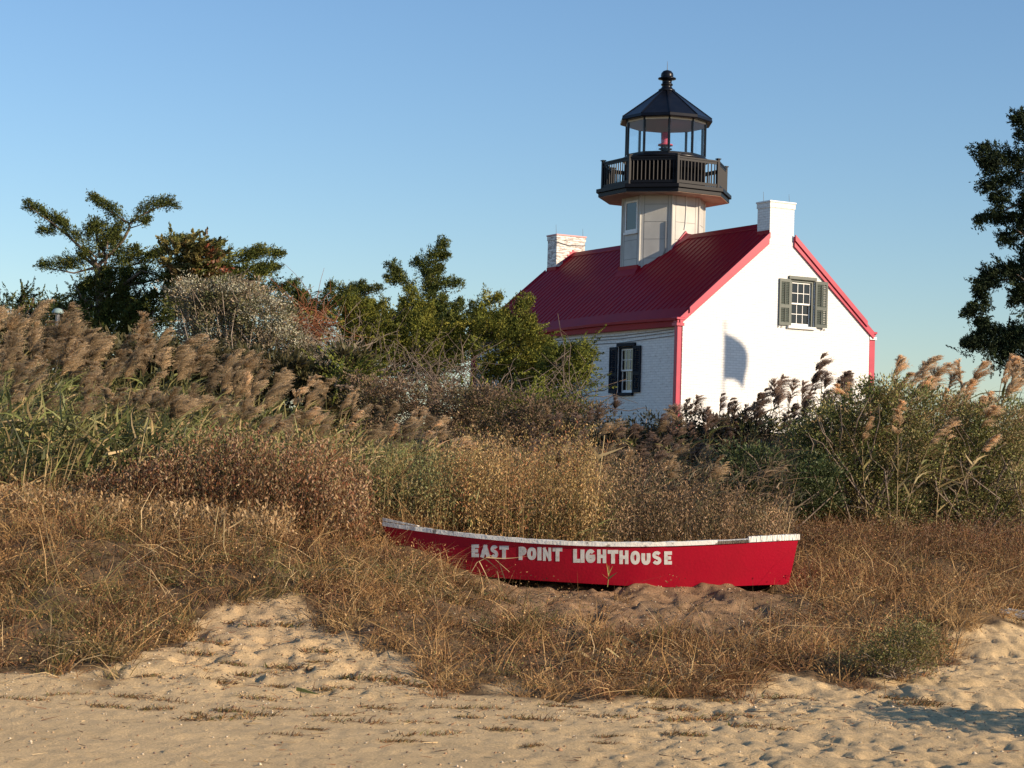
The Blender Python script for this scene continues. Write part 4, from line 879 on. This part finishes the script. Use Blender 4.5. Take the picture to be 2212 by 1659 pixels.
# vine covered cedar
L2 = [([(345,530,0),(365,520,0),(400,525,0)], .18, .12), ([(470,560,0),(520,560,0),(560,548,0),(606,548,0)], .3, .09), ([(520,560,0),(548,545,0),(556,536,0)], .16, .08), ([(500,590,0),(560,585,0),(600,580,0)], .28, .07), ([(440,540,0),(470,530,0),(478,522,0)], .15, .06)]
vc = tree('cedar', 'broad cedar whose rounded top is smothered in red tinged vines', 'tree', 41, 420, L2,
     [(395,545,45,28),(420,580,60,40),(375,600,50,40),(460,620,70,45),(520,600,60,28),(400,660,90,50),(510,640,60,40),(560,600,30,20)], CED + CEDY[:1], [([(420,600,0),(450,580,0),(540,560,0)], .06, .02)], nper=9)
V, F, C = merge(blobs([(400,535,45,20),(440,560,40,35),(385,560,35,30),(420,590,40,25)], 40.3, 9, .085, [(.15,.13,.035),(.11,.12,.03),(.15,.08,.03),(.18,.15,.05)], wl=.6, clus=.08, spray=.3, nl=38) + blobs([(452,555,12,26),(466,580,12,14)], 40.1, 5, .08, [(.24,.07,.035),(.20,.10,.05),(.14,.10,.04)], wl=.6, clus=.08, nl=22, spray=.25))
off = np.array(vc.location); tag(link('vine', np_mesh('vine', V-off, F, C), M['leaf'], vc), 'reddening climbing vine over the top')
# low cedars behind
tree('cedar', 'low flat topped cedar right of the white flowered shrub', 'tree', 44, 680,
     [([(650,640,0),(620,625,0),(590,618,0)], .25, .1), ([(620,618,0),(640,613,0)], .2, .1), ([(680,650,0),(730,640,0),(780,628,0),(822,625,0)], .34, .08), ([(740,630,0),(715,618,0)], .2, .08), ([(760,640,0),(775,625,0),(784,618,0)], .2, .1), ([(700,660,0),(760,650,0),(790,648,0)], .2, .08)],
     [(620,650,60,25),(680,655,70,28),(640,690,80,40),(730,690,70,45),(560,640,35,20),(790,720,50,60)], CED, [([(680,670,0),(740,650,0),(800,632,0)], .05, .015)], nper=9)
tree('cedar', 'tallest pointed cedar in the middle with a leaning spire top', 'tree', 41, 935,
     [([(930,660,0),(925,620,0),(928,590,0),(935,565,0),(945,540,0),(962,522,0)], .42, .10), ([(935,620,0),(960,615,0),(993,613,0)], .26, .07), ([(930,600,0),(905,568,0),(895,565,0)], .12, .08), ([(905,635,0),(880,620,0),(862,600,0),(848,585,0),(842,568,0)], .26, .10), ([(865,600,0),(845,605,0),(836,602,0)], .16, .05), ([(935,560,0),(955,555,0),(968,552,0)], .12, .05)],
     [(925,600,18,22),(928,640,28,22),(950,680,60,35),(900,690,60,45),(960,730,70,50),(1010,700,40,35),(1030,735,40,30),(900,760,70,50)], CED, [([(925,690,0),(928,640,0),(935,580,0)], .08, .03)], nper=10)
tree('cedar', 'bushy yellow green cedar in front of the spire topped one', 'tree', 36, 800,
     [([(760,700,0),(750,665,0),(755,650,0)], .3, .15), ([(830,700,0),(825,660,0)], .2, .1), ([(905,680,0),(890,640,0),(885,628,0)], .25, .09), ([(900,660,0),(870,655,0)], .15, .06)],
     [(755,680,40,35),(790,710,60,40),(850,730,70,45),(760,750,55,45),(830,785,80,45),(900,700,45,45),(910,770,60,50),(940,800,50,40),(960,760,45,45)], CEDY, [([(800,760,0),(790,720,0)], .05, .02)], nper=9.5, lsz=.07)
tree('cedar', 'yellow green cedar overlapping the left end of the house', 'tree', 36, 1100,
     [([(1050,690,0),(1045,665,0),(1060,650,0),(1078,643,0)], .28, .07), ([(1040,675,0),(1018,660,0)], .18, .06), ([(1110,700,0),(1120,670,0),(1140,652,0)], .32, .10), ([(1130,720,0),(1160,745,0),(1172,750,0)], .2, .08), ([(1010,700,0),(985,690,0)], .2, .1)],
     [(1050,700,40,30),(1100,710,50,40),(1080,750,75,45),(1120,790,70,50),(1070,820,60,45),(1140,740,30,25),(1130,840,55,35),(1020,720,35,20)], CEDY, [([(1100,850,0),(1090,790,0),(1110,720,0)], .06, .02), ([(1095,880,-.3),(1115,850,-.3)], .03, .02)], nper=9.5, lsz=.07)
tree('cedar', 'small olive cedar leaning right in front of the shaded brick wall', 'tree', 35, 1190,
     [([(1180,800,0),(1220,770,0),(1250,758,0),(1278,765,0)], .28, .12), ([(1190,820,0),(1230,805,0),(1272,795,0)], .25, .10), ([(1190,800,0),(1185,765,0),(1195,752,0)], .18, .08)],
     [(1190,800,38,30),(1225,790,35,28),(1200,840,50,30),(1235,830,28,22),(1245,765,25,14)], CEDY[:2]+CED[:1], [([(1170,880,0),(1200,830,0),(1250,780,0)], .04, .012)], nper=9.5, lsz=.065, trunk_r=.06)
tree('cedar', 'dark cedar at the right edge of the view', 'tree', 36, 2290,
     [([(2290,290,0),(2240,270,0),(2196,256,0)], .4, .12), ([(2250,300,0),(2205,290,0)], .2, .1), ([(2260,370,0),(2190,350,0),(2150,340,0),(2118,328,0)], .34, .18), ([(2170,360,0),(2135,372,0),(2125,355,0)], .2, .12), ([(2220,400,0),(2170,395,0),(2125,405,0)], .30, .14), ([(2180,430,0),(2140,432,0)], .14, .1),
      ([(2240,500,0),(2180,470,0),(2140,470,0),(2115,480,0)], .30, .08), ([(2200,520,0),(2160,515,0)], .16, .12), ([(2280,600,0),(2220,590,0),(2160,600,0),(2115,620,0),(2125,655,0),(2092,678,0)], .34, .09), ([(2180,580,0),(2135,590,0),(2118,625,0)], .22, .12), ([(2260,640,0),(2200,630,0),(2190,655,0)], .22, .1), ([(2120,680,0),(2128,705,0),(2112,700,0)], .08, .06),
      ([(2250,740,0),(2180,725,0),(2130,715,0),(2110,735,0),(2085,745,0)], .24, .08), ([(2200,765,0),(2130,750,0),(2100,742,0)], .3, .1), ([(2212,720,0),(2190,715,0)], .2, .1)],
     [(2225,380,38,40),(2230,450,35,40),(2215,500,35,30),(2260,300,55,50),(2210,600,48,22),(2240,560,35,40),(2270,430,60,130),(2270,640,60,80),(2190,755,60,28),(2150,775,50,22),(2280,780,80,60)], CEDD, [([(2290,700,0),(2280,500,0),(2275,300,0)], .16, .05), ([(2280,460,0),(2200,440,0),(2140,470,0)], .06, .02), ([(2280,640,0),(2200,600,0),(2130,610,0)], .06, .02)], nper=8, lsz=.085, dens=75)
tree('shrub', 'low dark shrub line tree at the left edge behind the plumes', 'shrub', 46, 60, None, [(30,665,35,18),(75,665,35,20),(20,690,60,30),(90,690,60,30),(150,690,50,40),(58,640,10,8)], CED + CEDD, None, nper=9, lsz=.09)
for (x, y, rx, ry, nm) in ((765,808,45,16,'small bright green cedar sprig above the plumes left of the dead branches'), (1165,890,70,32,'low green cedar clump below the overlapping cedar'), (1030,900,60,30,'low olive clump under the grey dead branches')):
    tree('cedar_sapling', nm, 'sapling', 30, x, None, [(x, y, rx, ry), (x-rx*.4, y+ry*.5, rx*.6, ry*.6)], CEDY[:2]+CED[:1], None, nper=10, lsz=.06, clus=.09, trunk_r=.03)

# groundsel bush with white tufts
def bush(name, label, Y, xbase, masses, cols, ntw, twcol='barkp', tufts_=None, lsz=.05, nper=8, wl=.4, clus=.10, nl=40, tr=1.0, up=.4):
    X = float(P(xbase, 900, Y)[0]); root = empty(name, (X, Y, Hs(X, Y)), label, 'shrub'); off = np.array(root.location); tw = MB()
    for _ in range(ntw):
        x, y, rx, ry = masses[rng.integers(len(masses))]; e_ = P(x+rng.uniform(-.9, .9)*rx, y+rng.uniform(-.9, .9)*ry, Y+rng.uniform(-.6, .3)*tr); s_ = off + np.array([rng.normal(0, .15*tr), rng.normal(0, .15*tr), 0])
        mid = s_*.45 + e_*.55 + rng.normal(0, .18*tr, 3); mid2 = s_*.15+e_*.85 + rng.normal(0, .10*tr, 3); tw.tube([s_-off, mid-off, mid2-off, e_-off], [.018*tr, .012*tr, .008*tr, .004*tr], 4)
    tw.build('branches', M[twcol], root)
    V, F, C = merge(blobs(masses, Y, nper, lsz, cols, wl=wl, clus=clus, nl=nl, fill=.5, up=up)); link('foliage', np_mesh('foliage', V-off, F, C), M['leaf'], root)
    if tufts_:
        V, F, C = merge(blobs(tufts_, Y-.5, 5, .034, [(.56,.53,.40),(.45,.43,.31),(.36,.35,.24)], wl=.5, clus=.09, nl=34, up=.6)); link('flowers', np_mesh('flowers', V-off, F, C), M['leaf'], root)
    return root
bush('groundsel_bush', 'rounded grey brown bush with white flower tufts behind the left plumes', 34, 520,
     [(420,640,55,35),(500,640,80,40),(560,690,80,50),(460,700,80,50),(600,750,70,45),(500,770,90,45),(650,770,45,35)], [(.27,.21,.14),(.21,.185,.10),(.33,.26,.18),(.14,.16,.065)], 150,
     tufts_=[(440,610,60,12),(500,618,40,14),(540,660,22,26),(585,655,26,16),(605,690,22,22),(625,720,24,20),(655,740,22,14),(480,760,10,8),(395,625,22,10),(660,775,16,14),(450,715,12,10),(560,700,14,10)], nper=9, lsz=.065)
# vine tangles and dead branches
def tangle(name, label, cat, Y, n, box, mt, rad, curl=.5, horiz=1.0):
    x0, x1, ya, yb = box; c_ = P((x0+x1)/2, (ya+yb)/2, Y); root_loc = np.array([c_[0], Y, Hs(c_[0], Y)]); m_ = MB()
    for _ in range(n):
        p = P(rng.uniform(x0, x1), rng.uniform(ya, yb), Y+rng.normal(0, .35)); a = rng.uniform(0, 2*np.pi); d_ = np.array([math.cos(a)*horiz, .3*rng.normal(), math.sin(a)]); pts_ = [p]
        st_ = rng.uniform(.12, .30)
        for k in range(5): d_ = d_ + rng.normal(0, curl, 3); d_ /= np.linalg.norm(d_); p = p + d_*st_; pts_.append(p)
        m_.tube([q_-root_loc for q_ in pts_], list(np.linspace(rad, rad*.35, 6)), 4, False)
    o = m_.build(name, M[mt], None, True); o.location = root_loc; return tag(o, label, cat)
tangle('vine_tangle', 'tangle of rust red bare vines beside the white flowered bush', 'vines', 35, 170, (620, 700, 680, 740), 'vine', .008, .9)
tangle('vine_tangle', 'tangle of grey brown bare stems below the rust red vines', 'vines', 34, 170, (640, 760, 750, 810), 'barkp', .007, .6)
tangle('dead_branches', 'grey fallen dead branches arching over the brush left of the shaded wall', 'branches', 31, 80, (860, 1130, 858, 885), 'barkg', .013, .30, 2.5)
tangle('dead_branches', 'bare twig tangle under the yellow green cedar', 'branches', 33, 200, (780, 1010, 790, 850), 'barkg', .006, .5)
tangle('dead_branches', 'bare twigs below the small olive cedar beside the wall', 'branches', 31, 150, (1020, 1290, 850, 920), 'barkg', .009, .5)

# brush masses of fine brown growth
def brush(name, label, cat, spec, Y, cols, nper=6, lsz=.04, wl=.35, clus=.10, nl=45, up=.5, mt='leaf', depth=1.0):
    V, F, C = merge(blobs(spec, Y, nper, lsz, cols, wl=wl, clus=clus, nl=nl, up=up, depth=depth)); return tag(link(name, np_mesh(name, V, F, C), M[mt]), label, cat, kind='stuff')
brush('undergrowth', 'mauve brown undergrowth between the cedars and the reeds', 'undergrowth', [(820,850,90,35),(950,870,100,45),(1060,880,90,50),(1180,900,80,50),(1260,900,50,40),(900,920,120,40),(1050,940,120,40),(1200,950,100,40)], 28.5, [(.19,.12,.075),(.15,.10,.06),(.10,.09,.04),(.23,.16,.10)], 5, .05)
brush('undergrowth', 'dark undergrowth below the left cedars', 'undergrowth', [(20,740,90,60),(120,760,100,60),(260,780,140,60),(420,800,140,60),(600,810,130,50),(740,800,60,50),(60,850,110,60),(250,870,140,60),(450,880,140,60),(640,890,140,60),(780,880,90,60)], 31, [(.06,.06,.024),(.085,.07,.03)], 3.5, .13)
brush('undergrowth', 'brush with shade put into its colour filling the hollow below the white house', 'undergrowth', [(1330,960,80,50),(1430,960,90,60),(1540,950,90,60),(1620,960,70,60),(1400,1030,120,50),(1550,1030,100,50)], 27.5, [(.04,.04,.02),(.06,.045,.03),(.03,.035,.016)], 4, .07)  # the shadowed hollow is painted by these near black leaf colours
# rust coloured weeds on the left bank top
# golden weeds behind the boat
def uprights(name, label, n, x0, x1, Ya, Yb, top, cols, leafcols, lsz=.022, nl=26, spr=.05):
    k = rng.uniform(x0, x1, n); Y = rng.uniform(Ya, Yb, n); X = (k-1106)/FPX*Y; z = H(X, Y); zt = EYE + ((993+.0287*(k-1106)) - (np.interp(k, *top)+abs(rng.normal(0, 22, n))))/FPX*Y; h_ = np.clip(zt-z, .2, 3)*rng.uniform(.6, 1.08, n)*(.72 + .55*fbm(k/30., Y*1.5, 77))
    base = np.stack([X, Y, z-.02], 1); d = np.stack([rng.normal(.02, .10, n), rng.normal(0, .1, n), np.ones(n)], 1); A_ = blades(base, d, h_, .005, np.zeros((n, 3)), pal(n, cols, .2), 3)
    cid = np.repeat(np.arange(n), nl); N = len(cid); t = rng.uniform(.25, 1, N); sp = spr*(1.2-t*.6)
    p = base[cid] + unit(d)[cid]*(h_[cid]*t)[:, None] + rng.normal(0, 1, (N, 3))*sp[:, None]
    B_ = leaves(p, np.stack([rng.normal(0, .6, N), rng.normal(0, .6, N), np.full(N, .8)], 1), rng.uniform(.7, 1.4, N)*lsz, lsz*.38, (pal(n, leafcols, .2)[cid]*.6 + pal(N, leafcols, .35)*.4)*np.clip(.35 + 1.5*fbm(k/16., Y*2.2, 83), .35, 1.6)[cid][:, None])  # patchy tone: differing plants, plus dark gaps of shade put into leaf colour
    V, F, C = merge([A_, B_]); return tag(link(name, np_mesh(name, V, F, C), M['leaf']), label, 'weeds', kind='stuff')
uprights('rusty_weeds', 'rust brown withered weeds between the left reeds and the bank grass', 1150, 190, 800, 19.0, 20.8, ([190, 290, 370, 450, 600, 700, 800], [1030, 985, 940, 915, 915, 935, 990]), RUST, [(.20,.065,.032),(.25,.10,.045),(.40,.28,.17),(.34,.22,.12),(.13,.05,.028),(.30,.22,.10),(.17,.15,.06)], .042, 26, .085)
uprights('bank_stalks', 'short tan stalks along the top edge of the left bank', 500, -20, 640, 18.2, 19.2, ([-20, 300, 640], [1035, 1060, 1075]), STRAW, [(.42,.30,.16),(.30,.18,.08)], .05, 8, .05)
uprights('golden_weeds', 'golden upright seaside weeds standing behind the boat', 520, 960, 1300, 20.5, 22.8, ([960, 1050, 1150, 1300], [935, 915, 920, 935]), GOLD, [(.38,.27,.10),(.30,.20,.075),(.45,.29,.12),(.17,.15,.05),(.34,.13,.06),(.46,.33,.16)], .032, 75, .07)
uprights('green_weeds', 'green and straw coloured weeds behind the bow of the boat', 320, 760, 990, 20.3, 22.8, ([760, 850, 990], [980, 940, 940]), GOLD, [(.12,.13,.045),(.30,.23,.10),(.16,.14,.05),(.14,.18,.07)], .036, 40, .08)
uprights('feathery_weeds', 'dim brown feathery weeds between boat stern and the house', 330, 1270, 1700, 20.6, 23.2, ([1270, 1400, 1500, 1700], [950, 975, 1000, 1065]), [(.20,.14,.07)], [(.30,.18,.095),(.22,.13,.07),(.12,.11,.045),(.38,.25,.14)], .032, 60, .075)
uprights('red_weeds', 'reddish weeds at the foot of the green brush at right', 420, 1700, 2240, 21.5, 23.2, ([1700, 1900, 2240], [1105, 1100, 1080]), RUST, [(.16,.06,.03),(.19,.10,.05),(.12,.09,.04)], .026, 30)
uprights('stubble', 'pale cut stalks sticking up inside the boat', 120, 1190, 1385, 19.5, 19.95, ([1190, 1385], [1140, 1148]), STRAW, STRAW, .02, 2)
# green shrubs at right
GR = [(.16,.19,.055),(.22,.23,.07),(.09,.115,.035),(.30,.25,.11),(.25,.17,.085)]
bush('green_shrub', 'dense dark green shrub right behind the stern of the boat', 23.6, 1640, [(1600,1060,90,60),(1680,1060,80,60),(1740,1040,80,60),(1560,1110,60,40),(1650,1130,90,40),(1620,1000,60,40)], [(.05,.075,.028),(.07,.095,.034),(.09,.105,.04)], 60, 'barkg', lsz=.044, nper=6.5, wl=.45, clus=.085, nl=42, up=.6)
bush('green_shrub', 'tall olive green shrub left of the far right reeds', 24.2, 1860, [(1800,940,80,60),(1880,900,80,60),(1960,880,70,50),(1850,1000,110,70),(1960,970,90,70),(1780,1010,70,60),(1880,1090,120,60),(1740,960,50,50),(1790,890,40,30),(1900,850,50,30),(1780,1110,70,45)], GR, 80, 'barkg', lsz=.044, nper=6.0, wl=.42, clus=.085, nl=38, up=.6)
bush('green_shrub', 'spreading yellow green shrub at the right edge above the sandy slope', 24.6, 2100, [(2050,910,80,60),(2130,940,90,70),(2060,1010,100,70),(2180,1020,70,80),(2080,1090,120,55),(2190,920,50,60),(2190,1110,60,50),(2010,1120,60,40)], [(.19,.21,.06),(.26,.25,.09),(.34,.25,.13),(.10,.125,.04),(.27,.18,.095)], 70, 'barkg', lsz=.044, nper=5.5, wl=.42, clus=.085, nl=36, up=.6)
bush('green_shrub', 'low olive green plant at the foot of the bank at right', 15.4, 1945, [(1930,1400,55,30),(1975,1375,45,30),(1890,1420,50,22),(1990,1420,40,20)], [(.16,.16,.055),(.13,.14,.045),(.24,.18,.08)], 60, 'barkp', lsz=.024, nper=10, wl=.4, clus=.06, nl=34, tr=.25)
# brush above the shore beyond the right edge, its shade lies on the sand
X_, Y_ = 6.9, 11.5
rt = empty('bush', (X_, Y_, Hs(X_, Y_)), 'sparse bush beyond the right edge shading the sand', 'shrub'); N = 2600
cc = unit(rng.normal(size=(60, 3)))*np.array([1.1, .55, .28]) + [0, 0, 1.15]; cid = rng.integers(0, 60, N)
V, F, C = leaves(cc[cid] + rng.normal(0, .12, (N, 3)), rng.normal(size=(N, 3)), .09, .05, pal(N, GR, .2)); link('foliage', np_mesh('foliage', V, F, C), M['leaf'], rt)
bm_ = MB()
for k in range(26): bm_.tube([(0, 0, 0), cc[k]*.5 + rng.normal(0, .05, 3), cc[k]], [.02, .012, .005], 5)
bm_.build('branches', M['barkg'], rt)

# ---------------------------------------------------------------- single stalks and small things
def stalk(name, label, pts, Y, r0, r1, lv, col=(.46,.35,.18), cat='stalk'):
    W_ = [P(x, y, Y) for x, y in pts]; off = np.array([W_[0][0], Y, Hs(W_[0][0], Y)]); root = empty(name, tuple(off), label, cat); m_ = MB(); m_.tube([p-off for p in W_], list(np.linspace(r0, r1, len(W_))), 6)
    link('stem', np_mesh('stem', m_.v, [f_ for f_ in m_.f if len(f_) == 4], np.repeat([col], len(m_.v), 0)), M['straw'], root)
    for (xa, ya, xb_, yb_, sagp, wd_) in lv:
        a, b_ = P(xa, ya, Y)-off, P(xb_, yb_, Y-.05)-off; ln = np.linalg.norm(b_-a)
        V, F, C = blades(a[None], (b_-a)[None], ln, wd_, np.array([[0, 0, sagp]]), np.array([col])*rng.uniform(.9, 1.2), 5); link('leaf', np_mesh('leaf', V, F, C), M['straw'], root)
    return root
stalk('reed_stalk', 'tall dry stalk with two leaves pointing right behind the middle of the boat', [(1283,1150),(1289,1080),(1296,1020),(1306,940)], 21.0, .011, .006, [(1294,985,1352,967,.05,.028),(1294,998,1350,996,.0,.026),(1296,990,1264,950,0,.03)])
stalk('reed_stalk', 'slender pale stalk rising from the left bank near the rusty weeds', [(262,1150),(282,1060),(303,985),(312,935)], 19.6, .009, .005, [(312,935,322,905,0,.03)])
stalk('reed_stalk', 'pale straw stalk with curled leaves on the left bank', [(455,1235),(460,1180),(466,1130),(472,1095)], 17.6, .008, .004, [(462,1190,490,1210,-.3,.03),(460,1205,440,1235,-.3,.03),(463,1170,500,1165,-.2,.02),(460,1215,470,1250,-.1,.03)])
stalk('reed_stalk', 'thin stick leaning on the left bank slope', [(497,1230),(483,1180),(484,1120)], 17.0, .006, .004, [])
stalk('fallen_reed', 'bleached fallen reed with broken leaves at the foot of the bank below the boat', [(1200,1480),(1235,1440),(1255,1400)], 15.2, .006, .004, [(1235,1440,1262,1375,-.1,.03),(1255,1410,1300,1430,-.2,.025),(1270,1425,1290,1395,-.1,.03),(1245,1450,1275,1470,-.1,.025),(1310,1400,1360,1430,-.2,.02)], (.52,.40,.20))
stalk('fallen_reed', 'bleached bent reed leaf right of the fallen one below the boat', [(1290,1460),(1330,1400),(1345,1370)], 15.6, .005, .004, [(1345,1375,1400,1400,-.3,.022),(1340,1390,1390,1440,-.2,.022),(1330,1400,1290,1440,-.2,.025)], (.52,.40,.20))
stalk('weed_sprig', 'green yellow weed sprig standing before the letters of the boat', [(1312,1268),(1315,1245),(1315,1222)], 18.3, .005, .003, [(1314,1250,1300,1240,0,.02),(1314,1250,1334,1236,0,.02),(1315,1245,1310,1215,0,.02),(1315,1240,1324,1222,0,.015)], (.24,.22,.07))
stalk('dry_stalks', 'arching straw stalks curling in front of the boat bow', [(1010,1250),(1030,1215),(1060,1200),(1100,1235)], 17.9, .005, .003, [(1045,1205,1082,1228,-.2,.012),(1050,1204,1140,1215,.15,.010),(1035,1212,1062,1262,-.1,.012),(1090,1250,1075,1205,0,.012)])
stalk('green_frond', 'green leaf blade lying on the sand below the bank gap', [(1148-508,1488),(1180-508,1494)], 13.35, .004, .003, [(640,1488,690,1500,0,.03),(645,1486,680,1492,0,.025)], (.22,.26,.10), 'leaf')
# weathered board at the right edge
p = P(2195, 1378, 19.2); bd = MB().box((-.32, -.10, 0), (.5, .12, .035)); bd.box((-.1, .02, .036), (.5, .06, .06)); o = bd.build('board', mat('grey_board', (.34,.33,.31), .7, 0, (9, 6, .4, .7), None, .3, (.22,.2,.18)), None, bevel=.006)
o.location = (p[0], p[1], Hs(p[0], p[1])+.015); o.rotation_euler = (R(6), R(8), R(-12)); tag(o, 'grey weathered board lying on the sand at the right edge', 'board')
# pale domed post light behind the left plumes
p = P(125, 675, 30); gz_ = Hs(p[0], 30); pl = empty('post_light', (p[0], 30, gz_), 'pale domed light on a post behind the left plumes', 'lamp')
MB().tube([(0,0,0),(0,0,p[2]-gz_)], .035, 8).build('post', M['metal'], pl); MB().lathe([(.09, p[2]-gz_-.02), (.10, p[2]-gz_), (.07, p[2]-gz_+.05), (.02, p[2]-gz_+.07)], 16).build('dome', mat('pale_dome', (.22,.32,.32), .5), pl, True)
